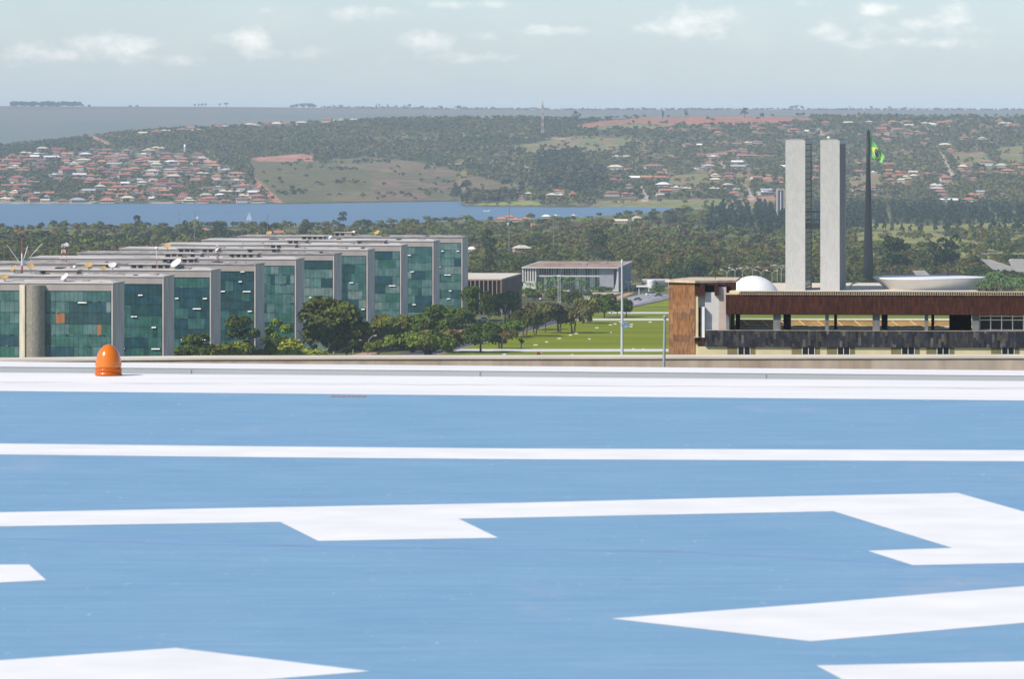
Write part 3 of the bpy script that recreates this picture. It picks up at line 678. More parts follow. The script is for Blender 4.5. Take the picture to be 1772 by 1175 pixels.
# V aerial
p = roof_pt(1, 38, back=8); t = thing('radio_mast', 'red and white mast with three spread aerial arms on the second roof', 'radio mast', p)
sc = p.y/F
b = MB(); b.tube([(0,0,0),(0,0,14*sc)], .35, 6, 0); b.tube([(0,0,14*sc),(0,0,36*sc)], .22, 6, 1); b.tube([(0,0,36*sc),(0,0,62*sc)], .15, 6, 0); b.build('mast', [redw, whitem], t)
for (dx, dz, yy) in ((-24,50,-2),(9,48,2),(32,52,6)):
    b = MB(); b.tube([(0,0,14*sc),(dx*sc,yy,dz*sc)], [.18,.12], 5); b.build('aerial_arm', dishw, t)
p = roof_pt(3, 110, back=8); t = thing('lattice_mast', 'short red and white lattice tower with a small dish behind the second roof', 'radio mast', p)
sc = p.y/F; b = MB(); lattice(b, 31*sc, 1.9, 1.0, 6, .11); b.build('lattice', [redw, whitem], t); b = MB(); b.lathe([(.05,0),(.6,.15),(.75,.35),(.05,.3)], 12); o = b.build('dish', whitem, t); o.location = (1.1,-.6,30*sc); o.rotation_euler = (R(70),0,R(20))
p = roof_pt(3, 376, back=7); t = thing('lattice_mast', 'slim reddish lattice mast on the third roof behind the large cream dish', 'radio mast', p)
sc = p.y/F; b = MB(); lattice(b, 33*sc, 1.5, .5, 6, .09); b.build('lattice', [redw, whitem], t)
for (i, px, hp, lab, c_) in [(2,271,32,'thin red and white pole topped by a white ball','red'),(8,463,44,'tall thin red mast rising before the yellow dish','red'),(4,336,20,'thin pole on the long grey roof, left part','grey'),(6,535,16,'short thin pole on the seventh roof','grey'),(7,645,18,'thin grey pole on the eighth roof','grey'),(5,420,20,'thin pole on the sixth roof','grey'),(1,129,10,'short pole with a white cap on the second roof','grey')]:
    p = roof_pt(i, px, back=7); sc = p.y/F
    t = thing('roof_pole', lab, 'pole', p, 0, 'poles on the ministry roofs')
    b = MB(); b.tube([(0,0,0),(0,0,hp*sc*.5)], .13, 5, 0); b.tube([(0,0,hp*sc*.5),(0,0,hp*sc)], .10, 5, 1); b.build('pole', [redw if c_ == 'red' else steel, whitem if c_ == 'red' and i != 8 else (redw if c_=='red' else steel)], t)
    if i in (2,1): b = MB(); b.lathe([(.05,0),(.5,.25),(.6,.6),(.4,1.0),(.05,1.15)], 12); o = b.build('ball', whitem, t, True); o.location = (0,0,hp*sc)

# ------------------------------------------------------------------ colonnaded palace behind the last block
marb = M('palace_marble', (.56,.54,.50), nscale=.4, var=.08)
browst = M('palace_brown_concrete', (.32,.22,.17), nscale=.5, var=.15, stretch=(1,1,.3))
creamr = M('palace_roof', (.62,.56,.44), nscale=.2, var=.1)
Yf_ = 2560.0; xr = (868-CX)/F*Yf_; zt = EYE-(483-HY)/F*Yf_
t = thing('colonnaded_palace', 'brown colonnaded palace with flat cream roof beside the last ministry block', 'palace', (xr, Yf_, -3), RZM+R(3))
H_ = zt+3; Wd = 46.0; Dp = 104.0
b = MB(); b.box(-Wd,0,0,Dp,H_-.7,H_,0); b.box(-Wd+.05,-.05,.05,Dp-.05,H_,H_+.06,1); b.build('roof', [browst, creamr], t)
b = MB(); b.box(-Wd+2.4,-2.4,2.4,Dp-2.4,-1,H_-.7); b.build('hall', M('palace_dark_glass', (.03,.03,.035), rough=.25, spec=.5), t)
for k in range(22):
    b = MB(); xx = -.05-k*2.15; b.box(xx-.45,xx,.0,1.9,-1,H_-.71); b.build('column', browst, t)
for k in range(26):
    b = MB(); yy = 4+k*3.9; b.box(-1.9,0,yy,yy+.5,-1,H_-.71); b.build('column', browst, t)

# ------------------------------------------------------------------ white columned palace
Yp = 3330.0; xL = (902-CX)/F*Yp; xR = (1070-CX)/F*Yp; zt = EYE-(462.5-HY)/F*Yp; zb = gz(0,Yp)
t = thing('white_palace', 'low white palace with brown roof terrace and curved white columns', 'palace', (xR, Yp, zb), RZM+R(4))
H_ = zt-zb; Wd = (xR-xL); Dp = 150.0
brroof = M('palace_gravel_roof', (.34,.20,.13), nscale=.09, var=.25, stretch=(1,.35,1), col2=(.42,.30,.22), detail=8)
b = MB(); b.box(-Wd,0,0,Dp,H_-.75,H_,0); b.box(-Wd+1,-1,1,Dp-1,H_,H_+.05,1); b.build('roof', [marb, brroof], t)
for q in range(9):
    b = MB(); xa = -rng.uniform(6,Wd-6); ya = rng.uniform(15,120); b.box(xa-rng.uniform(1,5),xa,ya,ya+rng.uniform(5,16),H_+.05,H_+.5); b.build('roof_hatch', roofg, t)
pg = M('palace_glass', (.05,.085,.075), rough=.15, spec=.5, nscale=.3, var=.5)
gx0, gx1 = -Wd+9.5, -3.2
for fl in range(2):
    b = MB(); za, zb_ = (.9, H_*.60) if fl == 0 else (H_*.66, H_-.75)
    npan = 26
    for k in range(npan):
        xa = gx0+(gx1-9-gx0)*k/npan; xb = gx0+(gx1-9-gx0)*(k+1)/npan
        b.quad((xa+.12,3.2,za),(xb-.12,3.2,za),(xb-.12,3.2,zb_),(xa+.12,3.2,zb_), int(rng.integers(0,3)))
    b.box(gx0,gx1-9,3.4,3.6,za,zb_,3)
    b.build('glazing', [pg, glassm('palace_glass_pale', (.16,.20,.18)), glassm('palace_glass_dark', (.025,.045,.04)), marb], t)
b = MB(); b.box(gx0-.5,gx1-9,2.9,3.3,H_*.60,H_*.66); b.box(gx0-.5,gx1-9,2.6,3.1,-.6,.9); b.build('floor_band', marb, t)
b = MB(); b.box(gx0,gx1,4,Dp-6,-1,H_-.76); b.build('hall', M('palace_hall', (.15,.16,.15)), t)
gw = M('palace_grey_wall', (.33,.33,.35), nscale=.3, var=.08)
b = MB(); b.box(gx1-9,gx1,3.0,3.9,-.5,H_-.76); b.build('wall_panel', gw, t)
b = MB()   # left screen wall with slots
b.box(-Wd+.3,-Wd+8.9,1.4,2.2,-1,H_*.42)
for k in range(6): b.box(-Wd+.3+k*1.62, -Wd+1.15+k*1.62, 1.4, 2.2, H_*.42, H_-.76)
b.box(-Wd+.3,-Wd+8.9,2.3,2.5,H_*.42,H_-.76,1); b.build('screen_wall', [marb, darkm], t)
def sidecol(y):
    b = MB(); pts = []
    for (o_, z) in ((-4.6,-.6),(-3.0,.4),(-1.9,2.4),(-1.2,5.0),(-.7,8.5),(-.35,H_-.77)): pts.append((o_-.55, y, z))
    for (o_, z) in ((.0,H_-.77),(.0,6),(.05,2),(.1,-.6)): pts.append((o_, y, z))
    b.extr(pts, (0,.9,0)); return b
for k in range(11): sidecol(1.5+k*13.4).build('column', marb, t)
b = MB(); b.box(-Wd-1,2,-4,Dp,-2,-.62); b.build('podium', marb, t)
b = MB(); b.box(-3.6,-3.2,6,Dp-8,-.6,H_-.76); b.build('side_glazing', glassm('palace_side_glass', (.10,.115,.14)), t)

# low white annexe right of it
Ya = 3420.0; t = thing('white_annexe', 'low white annexe with a round white drum right of the columned palace', 'annexe', P(1112,500,Ya))
sc = Ya/F; w_ = 46*sc
b = MB(); b.box(0,w_,0,18,-1,14*sc,0); b.box(-.4,w_+.6,-.4,18.4,14*sc,16*sc,0); b.box(.4,7*sc,-.06,.2,4*sc,6*sc,1); b.box(.4,7*sc,-.06,.2,9*sc,11*sc,1); b.build('body', [marb, darkm], t)
b = MB(); b.lathe([(9.2*sc*.7,-1),(9.6*sc*.7,4*sc),(10.5*sc*.7,14*sc),(10.6*sc*.7,15.2*sc)], 28, 0, (15*sc,-1,0)); b.build('drum', whitem, t, True)
b = MB(); b.box(22*sc,44*sc,-.12,.2,3*sc,12*sc); b.build('ribbon_window', glassm('annexe_glass', (.12,.13,.15)), t)
Yc = 3250.0; t = thing('road_canopy', 'thin white slab canopy lying before the white annexe', 'canopy', P(1114,496.5,Yc), R(-4))
sc = Yc/F; b = MB(); b.box(-13*sc,13*sc,0,6,0,2.2*sc); b.build('slab', whitem, t); b = MB(); b.box(-9*sc,-8*sc,1,2,-5,0); b.box(8*sc,9*sc,1,2,-5,0); b.build('post', whitem, t)

# ------------------------------------------------------------------ congress: twin towers, platform, dome, bowl
tw = tiles('tower_marble', [(.47,.455,.42),(.50,.48,.445),(.53,.51,.47),(.485,.47,.435)], 1.2, 3.3, rough=.6, fine=.11)
Yt = 3010.0; zbt = -14.5; ztt = EYE-(242-HY)/F*Yt; HT = ztt-zbt
t = thing('twin_towers', 'pair of tall slim marble office towers joined by walkways, seen end on', 'office towers', P(1360,242,Yt)-Vector((0,0,HT)), RZM)
sc = Yt/F; DT = 41.0
def pxl(px): return (px-1360)*sc/math.cos(RZM)
wside = [M('tower_glass_side', (.085,.105,.085), rough=.25, spec=.5, nscale=.5, var=.4), M('tower_louvre_side', (.25,.225,.22), rough=.7, nscale=.6, var=.15)]
for k, (xa, xb) in enumerate(((pxl(1359.2), pxl(1393)), (pxl(1419), pxl(1452)))):
    for ya in (0, DT-.9): b = MB(); b.box(xa,xb,ya,ya+.9,-2,HT); b.build('end_wall', tw, t)
    b = MB(); b.box(xa+.1,xb-.1,.9,DT-.9,HT-2.2,HT-.01); b.build('top_band', tw, t)
    b = MB(); b.box(xa+.4,xb-.4,.9,DT-.9,-2,HT-2.2); b.build('shaft', wside[k], t)
    b = MB()
    for fl in range(28):
        z = HT-2.3-fl*3.42; b.box(xa+.1,xb-.1,.92,DT-.92,z-.5,z)
    b.build('floor_slab', M('slab_edge', (.18,.19,.15) if k == 0 else (.30,.27,.265)), t)
    if k == 1:
        b = MB()
        for q in range(26): yy = .95+q*(DT-2.2)/26; b.box(xb-.42,xb-.02,yy,yy+.55,-2,HT-2.2)
        b.build('louvre', wside[1], t)
    b = MB(); b.box(xa+2.5,xb-1.2,2,DT-2,HT,HT+.7); b.box(xa+1.5,xa+3,3,9,HT+.7,HT+1.1); b.build('roof_curb', plantm, t)
for (ya, yb) in ((364,368),(378,380.5),(385,394),(394.8,396)):
    b = MB(); za = EYE-(yb-HY)/F*(Yt+15)-zbt; zb2 = EYE-(ya-HY)/F*(Yt+15)-zbt; b.box(pxl(1393)-.2,pxl(1419)+.2,14,24,za,zb2); b.build('walkway', M('walkway_glass', (.13,.14,.14), rough=.3), t)
b = MB(); b.lathe([(.1,0),(.9,.4),(1.0,1.1),(.1,1.6)], 12); o = b.build('roof_tank', whitem, t, True); o.location = (pxl(1432), 5, HT+.6)
b = MB(); b.tube([(0,0,0),(0,0,3)], .08, 5); o = b.build('roof_rod', steel, t); o.location = (pxl(1376), 6, HT)
cm = M('congress_white', (.78,.765,.73), rough=.55, nscale=.12, var=.04, detail=6)
creamw = M('congress_cream_wall', (.66,.58,.45), nscale=.3, var=.1)
Yq = 2960.0; zp = EYE-(507-HY)/F*Yq
t = thing('congress_platform', 'long low cream platform carrying the white dome and bowl', 'platform', (0,0,0))
x0, x1 = (1180-CX)/F*Yq, (1702-CX)/F*Yq
b = MB(); b.box(x0,x1,Yq,3150,-18,zp); b.build('deck', creamw, t)
zw = EYE-(494.5-HY)/F*3070
b = MB(); b.box((1340-CX)/F*3070,(1560-CX)/F*3070,3070,3072,zp-.4,zw); b.build('back_parapet', creamw, t)
b = MB(); b.box((1640-CX)/F*3070,(1700-CX)/F*3070,3072,3074,zp-.4,zw-1.2); b.build('back_parapet', creamw, t)
Yd = 2990.0
c0 = P(1303,502.5,Yd); t = thing('white_dome', 'shallow white dome on the platform, partly behind the brown building', 'dome', (c0.x,Yd,c0.z))
rb, hd = 43*Yd/F, 25.5*Yd/F; RR = (rb*rb+hd*hd)/(2*hd)
prof = [(RR*math.sin(a), hd-RR*(1-math.cos(a))) for a in np.linspace(math.acos(max(-1,(RR-hd-3)/RR)), .001, 26)]
b = MB(); b.lathe(prof, 64); b.build('shell', cm, t, True)
Yb = 3035.0; c0 = P(1607.5,480,Yb); t = thing('white_bowl', 'huge shallow white bowl shaped chamber right of the towers', 'bowl chamber', (c0.x,Yb,zp))
hb = c0.z-zp; rr_ = 97.5*Yb/F; rbot = 74*Yb/F
prof = [(rbot-1.5,-1.5)]+[(rbot+(rr_-rbot)*(k/10)**1.12, -.6+(hb+.6)*(k/10)) for k in range(11)]
b = MB(); b.lathe(prof, 72); o = b.build('shell', cm, t, True)
b = MB(); b.lathe([(rr_-.05,hb),(rr_,hb+.2),(rr_-.6,hb+.3),(rr_-6,hb+.32),(1,hb+.4)], 72); b.build('roof', cm, t, True)
b = MB(); b.box(-13,-10,-2,0,hb+.3,hb+.5); b.build('roof_hatch', plantm, t)
# curved kiosk arm on the platform left of the bowl
c0 = P(1476,500,3030); t = thing('curved_canopy', 'small curved cream canopy on the platform between towers and bowl', 'canopy', (c0.x,3030,c0.z))
b = MB(); b.tube([(-1.2,0,0),(-1.6,0,1.6),(-.3,0,3.0),(2.2,0,3.8),(4.6,0,4.0)], [.55,.5,.45,.4,.3], 8); b.build('arch', M('canopy_cream', (.55,.45,.30)), t)

# flag mast
poleM = M('mast_dark_steel', (.018,.016,.020), rough=.5, nscale=.6, var=.3)
Yg = 3400.0; zb = gz(200,Yg); base = P(1502.5,500,Yg); base.z = zb
t = thing('flag_mast', 'very tall dark tapering flag mast behind the congress', 'flagpole', base)
sc = Yg/F; hm = EYE-(228-HY)/F*Yg-zb
b = MB()
for k in range(12):
    a = 2*math.pi*k/12; ca, sa = math.cos(a), math.sin(a)
    b.tube([(8.3*sc*ca,8.3*sc*sa,-1),(6.3*sc*ca,6.3*sc*sa,hm*.2),(4.2*sc*ca,4.2*sc*sa,hm*.5),(2.6*sc*ca,2.6*sc*sa,hm*.8),(2.0*sc*ca,2.0*sc*sa,hm)], [.85,.75,.55,.38,.30], 6)
b.lathe([(7*sc,-1),(5.2*sc,hm*.2),(3.3*sc,hm*.5),(1.9*sc,hm*.8),(1.3*sc,hm)], 12)
b.build('pole', poleM, t, True)
b = MB(); b.lathe([(2.1*sc,0),(2.7*sc,.6),(2.4*sc,1.8),(1.2*sc,2.4)], 12); o = b.build('mast_head', poleM, t); o.location = (0,0,hm-1.0)
# flag
fg = M('flag_green', (.16,.50,.12), rough=.8); fy = M('flag_yellow', (.85,.75,.05), rough=.8); fb = M('flag_blue', (.03,.06,.28), rough=.8); fw = M('flag_white', (.8,.8,.8), rough=.8)
p0 = P(1505.2,235.5,Yg); t = tag(bpy.data.objects.new('national_flag', None), 'green flag with yellow diamond and blue disc drooping from the dark mast', 'flag'); COL.objects.link(t); t.location = p0
NS, NT = 80, 56; b = MB(); vs = []; fs = []; mi = []
for j in range(NT+1):
    for i in range(NS+1):
        s, v = i/NS, j/NT
        top = Vector((25.5*s, 34*s-3*math.sin(math.pi*s)*0)); bot = Vector((1+20*s, 33+13.5*s+3.5*math.sin(math.pi*s*1.0)*.6))
        q = top*(1-v)+bot*v
        yy = math.sin(s*9+v*2.0)*1.5*s+math.sin(s*4-v*3)*1.2*s
        vs.append((q.x*sc, yy, -q.y*sc))
for j in range(NT):
    for i in range(NS):
        s, v = (i+.5)/NS*20, (j+.5)/NT*14
        dx, dy = abs(s-10), abs(v-7); rd = math.hypot(dx, dy)
        m_ = 0
        if dx/8.3+dy/5.3 <= 1: m_ = 1
        if rd <= 3.5:
            m_ = 2; ra = math.hypot(s-8.0, v-14)
            if 8.0 <= ra <= 8.6: m_ = 3
        fs.append((j*(NS+1)+i, j*(NS+1)+i+1, (j+1)*(NS+1)+i+1, (j+1)*(NS+1)+i)); mi.append(m_)
b.v = vs; b.f = fs; b.mi = mi; b.build('cloth', [fg, fy, fb, fw], t, True)
b = MB(); b.tube([(0,0,0),(-2*sc,0,.6)], .08, 4); b.tube([(1*sc,0,-33*sc),(-2*sc,0,-32.5*sc)], .08, 4); b.build('halyard', steel, t)

# concrete pantheon wings
grc = M('pantheon_concrete', (.46,.43,.38), nscale=.2, var=.08)
Yw = 3560.0; t = thing('pantheon', 'pale concrete monument shaped like two spread wings beyond the palms', 'monument', P(1752,500,Yw))
def W_(px, py): return ((px-1752)*Yw/F, 0, (500-py)*Yw/F)
b = MB(); b.extr([W_(1697.5,448.5),(W_(1716,449.5)),W_(1751,461),W_(1757,505),W_(1742,505),W_(1735,481)], (0,7,0)); b.build('wing', grc, t)
b = MB(); b.extr([W_(1747,451),W_(1751,448.5),W_(1800,449),W_(1830,505),W_(1757.3,505),W_(1751.3,460)], (0,9,0)); b.build('wing', grc, t)
Yw = 3500.0; t = thing('concrete_wedge', 'small grey concrete wedge roof peeping over the bowl', 'shelter', P(1594,490,Yw))
def W_(px, py): return ((px-1594)*Yw/F, 0, (490-py)*Yw/F)
b = MB(); q = [W_(1580.5,469),W_(1601.5,468.6),W_(1610,477),W_(1610,492),W_(1588,492),W_(1586.5,478)]; b.extr(q, (0,10,0)); b.build('roof_slab', grc, t)

# ------------------------------------------------------------------ brown stone building at the right
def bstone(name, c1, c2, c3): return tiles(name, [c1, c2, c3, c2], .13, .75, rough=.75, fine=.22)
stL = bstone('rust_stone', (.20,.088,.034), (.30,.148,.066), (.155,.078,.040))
stD = bstone('shaded_rust_stone', (.046,.013,.007), (.070,.020,.010), (.036,.011,.007))  # rust stone darkened: the shade on these faces is put into the colour
slate = tiles('slate_band', [(.012,.012,.018),(.040,.038,.044),(.020,.021,.036),(.07,.062,.050),(.012,.012,.016),(.12,.112,.10)], .27, .8, rough=.55, fine=.18)
creamp = M('cream_render', (.66,.55,.32), nscale=.6, var=.07); whiter = M('white_render', (.60,.57,.54), nscale=.45, var=.12, detail=7)
olive = M('olive_panel', (.20,.17,.08), nscale=.8, var=.15); coping = M('coping_tile', (.55,.44,.30), nscale=1.5, var=.2)
Yh = 530.0; rzb = R(-5.0); sb = Yh/F
t = thing('brown_building', 'brown stone clad building with slate balcony band and open terrace floor', 'building', ((1208-CX)*sb, Yh, 0), rzb)
def bx(px): # local x for photo column at facade plane (approx. corrected for rotation)
    u = (px-CX)/F; c, s_ = math.cos(rzb), math.sin(rzb); X0 = (1208-CX)*sb
    return (u*Yh-X0)/(c-u*s_)
def bz(py): return EYE-(py-HY)*sb
XR = bx(1840); DB = 15.0
# left stone block: face turned towards the sun
b = MB(); xa = bx(1154.5); pts = [(bx(1202),0),(xa,2.6),(xa+2,12),(bx(1256),12),(bx(1256),5.2),(bx(1202),5.2)]
b.prism(pts, -1, bz(490)); b.build('stone_block', stL, t)
b = MB(); pts = [(bx(1203),-.35),(xa-.35,2.45),(xa+1.7,12.3),(bx(1272),12.3),(bx(1272),1.9),(bx(1203),-.35)][:5]
b.prism(pts, bz(489.6)+.003, bz(485.6)); b.build('block_coping', coping, t)
b = MB(); b.box(bx(1202)+.004,bx(1208),.10,5.1,-1,bz(511)); b.build('corner_strip', creamp, t)
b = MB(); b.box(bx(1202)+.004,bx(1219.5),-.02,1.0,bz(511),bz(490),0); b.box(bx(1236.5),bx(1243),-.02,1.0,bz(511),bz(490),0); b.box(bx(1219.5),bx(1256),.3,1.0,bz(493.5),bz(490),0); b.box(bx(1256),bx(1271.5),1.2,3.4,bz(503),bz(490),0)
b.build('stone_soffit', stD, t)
b = MB(); b.box(bx(1219.5),bx(1236.5),.9,1.1,bz(506),bz(493.5)); b.box(bx(1243),bx(1254),.6,.75,bz(496),bz(493.5)); b.build('vent_opening', darkm, t)
b = MB(); b.box(bx(1219.5),bx(1236.5),.5,1.6,-1,bz(506)); b.box(bx(1236.5),bx(1243),.5,1.6,-1,bz(511)); b.box(bx(1243),bx(1256.3),.5,1.6,-1,bz(496)); b.box(bx(1208)+.01,bx(1219.5),.9,1.6,-1,bz(511)); b.build('white_wall', whiter, t)
b = MB(); b.box(bx(1243.3),bx(1256.2),.42,.49,bz(571),bz(497)); b.build('pink_panel', M('pinkish_render', (.50,.40,.35), nscale=.4, var=.1), t)
b = MB(); b.box(bx(1208)+.02,bx(1211.3),.82,.89,bz(582),bz(533)); b.build('slit_window', darkm, t)
b = MB(); b.box(bx(1214.6),bx(1219.3),-.1,.85,bz(584),bz(531)); b.build('white_fin', whitem, t)
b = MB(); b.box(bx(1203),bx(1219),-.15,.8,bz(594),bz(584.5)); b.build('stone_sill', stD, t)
b = MB(); b.box(bx(1201),bx(1209),-.4,.3,bz(584.2),bz(582.6)); b.build('sill_slab', coping, t)
# long wing
XW = bx(1256.5)
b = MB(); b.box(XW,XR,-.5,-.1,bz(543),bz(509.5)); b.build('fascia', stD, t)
b = MB(); b.box(XW+.01,XR,-.09,7.4,bz(543)+.02,bz(541)); b.build('terrace_soffit', M('soffit', (.55,.50,.44), nscale=.8, var=.08), t)
b = MB(); b.box(bx(1280),XR,-.48,.4,bz(510.4)+.1,bz(506.2)); b.build('coping_bed', darkm, t)
b = MB(); x = bx(1282); st = .235
while x < XR: b.tube([(x,-.62,bz(508.6)),(x,.6,bz(505.6))], .075, 6); x += st
b.build('roof_tiles', coping, t)
b = MB(); b.box(bx(1262),XR,.42,.95,bz(509),bz(503.2)); b.box(bx(1262),XR,.96,7.5,bz(511),bz(507.5)); b.box(XW,bx(1279),-.3,.41,bz(509.4),bz(507)); b.build('roof_slab', creamp, t)
b = MB(); b.box(bx(1280),XR,.40,.419,bz(506.1),bz(504.2)); b.build('roof_dark_strip', darkm, t)  # thin dark strip along the front of the roof edge
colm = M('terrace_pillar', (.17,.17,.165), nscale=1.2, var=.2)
for (a, c_) in ((1256.6,1262),(1338,1351),(1428,1434),(1510,1522.5),(1600,1606.3),(1682,1694)):
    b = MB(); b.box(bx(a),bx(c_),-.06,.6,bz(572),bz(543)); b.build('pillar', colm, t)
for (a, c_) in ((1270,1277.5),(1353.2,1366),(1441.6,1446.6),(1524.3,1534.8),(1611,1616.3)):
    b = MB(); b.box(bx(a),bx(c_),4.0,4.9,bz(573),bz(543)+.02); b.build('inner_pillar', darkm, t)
b = MB(); b.box(bx(1262)+.05,bx(1269.5),2.2,2.6,bz(573),bz(543)+.02); b.build('partition', M('terrace_partition', (.12,.10,.07)), t)
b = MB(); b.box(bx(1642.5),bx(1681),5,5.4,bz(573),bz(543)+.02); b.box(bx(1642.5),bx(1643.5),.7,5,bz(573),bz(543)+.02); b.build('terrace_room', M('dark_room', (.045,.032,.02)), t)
# lintel of the terrace back
b = MB(); b.box(XW+.2,bx(1682),6.8,7.2,bz(548.5),bz(543)+.015); b.build('back_lintel', M('lintel', (.36,.34,.30)), t)
b = MB(); b.box(XW,XR,-.1,DB,bz(575),bz(572.0)); b.build('terrace_floor', coping, t)
b = MB(); b.box(XW+.3,bx(1642),DB-.5,DB-.3,bz(572),bz(562.8)); b.build('back_parapet', M('ochre_parapet', (.36,.25,.10), nscale=.6, var=.2), t)
b = MB(); b.box(XW+.3,bx(1642),DB-.55,DB-.25,bz(562.8),bz(561.8)); b.build('parapet_rail', coping, t)
for q in range(11):
    xx = bx(1284+q*33); b = MB(); b.tube([(xx-.45,DB-.9,bz(563.5)),(xx+.35,DB-3.5,bz(571.5))], .06, 5); b.build('strut', M('ochre_strut', (.55,.38,.16)), t)
b = MB()
for q in range(46): xx = bx(1264)+q*.47; b.box(xx,xx+.5,9.6,11.4,bz(571.9),bz(569.8)+rng.uniform(-.04,.06))
b.build('floor_boards', M('timber_boards', (.50,.36,.18), nscale=2, var=.25), t)
b = MB(); b.box(bx(1694),XR,.9,1.1,bz(571),bz(543)); b.build('ribbon_glass', M('dark_glass', (.010,.010,.012), rough=.1, spec=.5), t)
b = MB()
for px in (1694.5,1713.5,1732.5,1751.5,1770.5,1789.5,1808.5,1827): b.box(bx(px),bx(px)+.10,.78,.89,bz(571),bz(543))
for py in (569.8,552.5,546): b.box(bx(1694.5),XR,.80,.885,bz(py)-.045,bz(py)+.045)
b.build('window_frame', whitem, t)
b = MB(); b.box(bx(1221),XR,-.66,-.50,bz(599.5),bz(571.2),0); b.build('slate_band', slate, t)
b = MB(); b.box(bx(1221)+.01,XR,-.49,-.12,bz(598.5),bz(573.5)); b.build('balcony_slab', creamp, t)
b = MB(); b.box(bx(1221),XR,-.68,-.46,bz(571.2),bz(570.6)); b.build('band_coping', coping, t)
b = MB(); b.box(bx(1222),bx(1256.4),-1.6,.4,bz(573),bz(568)); b.build('debris_heap', coping, t) if False else None
b = MB(); b.box(bx(1208)+.03,XR,-.45,DB,-1,bz(599.6)); b.build('lower_wall', creamp, t)
for (a, c_) in ((1277,1299),(1388,1410.5),(1449,1471),(1560,1583),(1621,1643),(1733,1755.5)):
    w_ = (c_-a); b = MB(); b.box(bx(a-18),bx(a),-.49,-.452,bz(640),bz(599.7)); b.box(bx(c_),bx(c_+8),-.49,-.452,bz(640),bz(599.7)); b.build('olive_panel', olive, t)
    f = MB(); f.box(bx(a),bx(c_),-.50,-.452,bz(640),bz(599.7)); o = f.build('window', M('window_glass', (.012,.012,.014), rough=.12, spec=.5), t)
    m = MB()
    for px in (a,(a+c_)/2-.5,c_-1): m.box(bx(px),bx(px+1),-.53,-.501,bz(640),bz(599.8))
    m.build('window_frame', whitem, o)
b = MB(); b.tube([(0,0,0),(0,0,3.2)], .035, 6); o = tag(b.build('roof_antenna', M('antenna_black', (.02,.02,.02))), 'thin black antenna standing on the brown building roof', 'antenna'); o.location = ((1239-CX)*sb*1.005, Yh+5, bz(489))

# ------------------------------------------------------------------ helipad and its edge walls
ZP = EYE-1.7
def deck(px, py): 
    Y = (EYE-ZP)*F/(py-HY); return ((px-CX)/F*Y, Y)
blue = M('helipad_blue', (.155,.325,.56), rough=.62, spec=.3)
n, l = blue.node_tree.nodes, blue.node_tree.links; bs = n['Principled BSDF']
tcn = n.new('ShaderNodeTexCoord')
def streak(scale, st, lo, hi, ca, cb, det=6):
    mp = n.new('ShaderNodeMapping'); mp.inputs['Scale'].default_value = st; l.new(tcn.outputs['Object'], mp.inputs[0])
    x = n.new('ShaderNodeTexNoise'); x.inputs['Scale'].default_value = scale; x.inputs['Detail'].default_value = det; x.inputs['Roughness'].default_value = .65; l.new(mp.outputs[0], x.inputs[0])
    r = n.new('ShaderNodeValToRGB'); r.color_ramp.elements[0].position = lo; r.color_ramp.elements[1].position = hi; r.color_ramp.elements[0].color = ca; r.color_ramp.elements[1].color = cb; l.new(x.outputs[0], r.inputs[0]); return r.outputs[0]
A = streak(1.0, (1.1,1.1,1), .3, .7, (.185,.340,.470,1), (.220,.378,.50,1), 8)
B_ = streak(1.0, (1.6,9,1), .36, .66, (.90,.915,.94,1), (1.07,1.06,1.05,1), 9)
mx = n.new('ShaderNodeMix'); mx.data_type = 'RGBA'; mx.blend_type = 'MULTIPLY'; mx.inputs[0].default_value = 1; l.new(A, mx.inputs[6]); l.new(B_, mx.inputs[7])
C_ = streak(1.0, (.9,.28,1), .60, .78, (0,0,0,1), (1,1,1,1), 7)      # worn patches where the primer shows
m2 = n.new('ShaderNodeMix'); m2.data_type = 'RGBA'; sc_ = n.new('ShaderNodeMath'); sc_.operation = 'MULTIPLY'; l.new(C_, sc_.inputs[0]); sc_.inputs[1].default_value = .5; l.new(sc_.outputs[0], m2.inputs[0]); l.new(mx.outputs[2], m2.inputs[6]); m2.inputs[7].default_value = (.42,.43,.48,1)
D_ = streak(1.0, (22,5,1), .66, .76, (0,0,0,1), (1,1,1,1), 3)         # small pale scuffs
m3 = n.new('ShaderNodeMix'); m3.data_type = 'RGBA'; s3 = n.new('ShaderNodeMath'); s3.operation = 'MULTIPLY'; l.new(D_, s3.inputs[0]); s3.inputs[1].default_value = .6; l.new(s3.outputs[0], m3.inputs[0]); l.new(m2.outputs[2], m3.inputs[6]); m3.inputs[7].default_value = (.6,.62,.66,1)
E_ = streak(1.0, (3.2,.55,1), .68, .74, (0,0,0,1), (1,1,1,1), 5)       # rubbed darker strokes
m4 = n.new('ShaderNodeMix'); m4.data_type = 'RGBA'; s4 = n.new('ShaderNodeMath'); s4.operation = 'MULTIPLY'; l.new(E_, s4.inputs[0]); s4.inputs[1].default_value = .35; l.new(s4.outputs[0], m4.inputs[0]); l.new(m3.outputs[2], m4.inputs[6]); m4.inputs[7].default_value = (.10,.22,.40,1)
G_ = streak(1.0, (14,110,1), .3, .7, (.9,.9,.9,1), (1.09,1.09,1.09,1), 4)
m5 = n.new('ShaderNodeMix'); m5.data_type = 'RGBA'; m5.blend_type = 'MULTIPLY'; m5.inputs[0].default_value = 1; l.new(m4.outputs[2], m5.inputs[6]); l.new(G_, m5.inputs[7])
l.new(m5.outputs[2], bs.inputs['Base Color'])
mk = M('marking_white', (.81,.795,.74), rough=.6, nscale=2.4, var=.05, detail=8, stretch=(1,1,1)); band = M('border_white', (.81,.79,.735), rough=.6, nscale=.9, var=.05, stretch=(.5,2,1), detail=8)
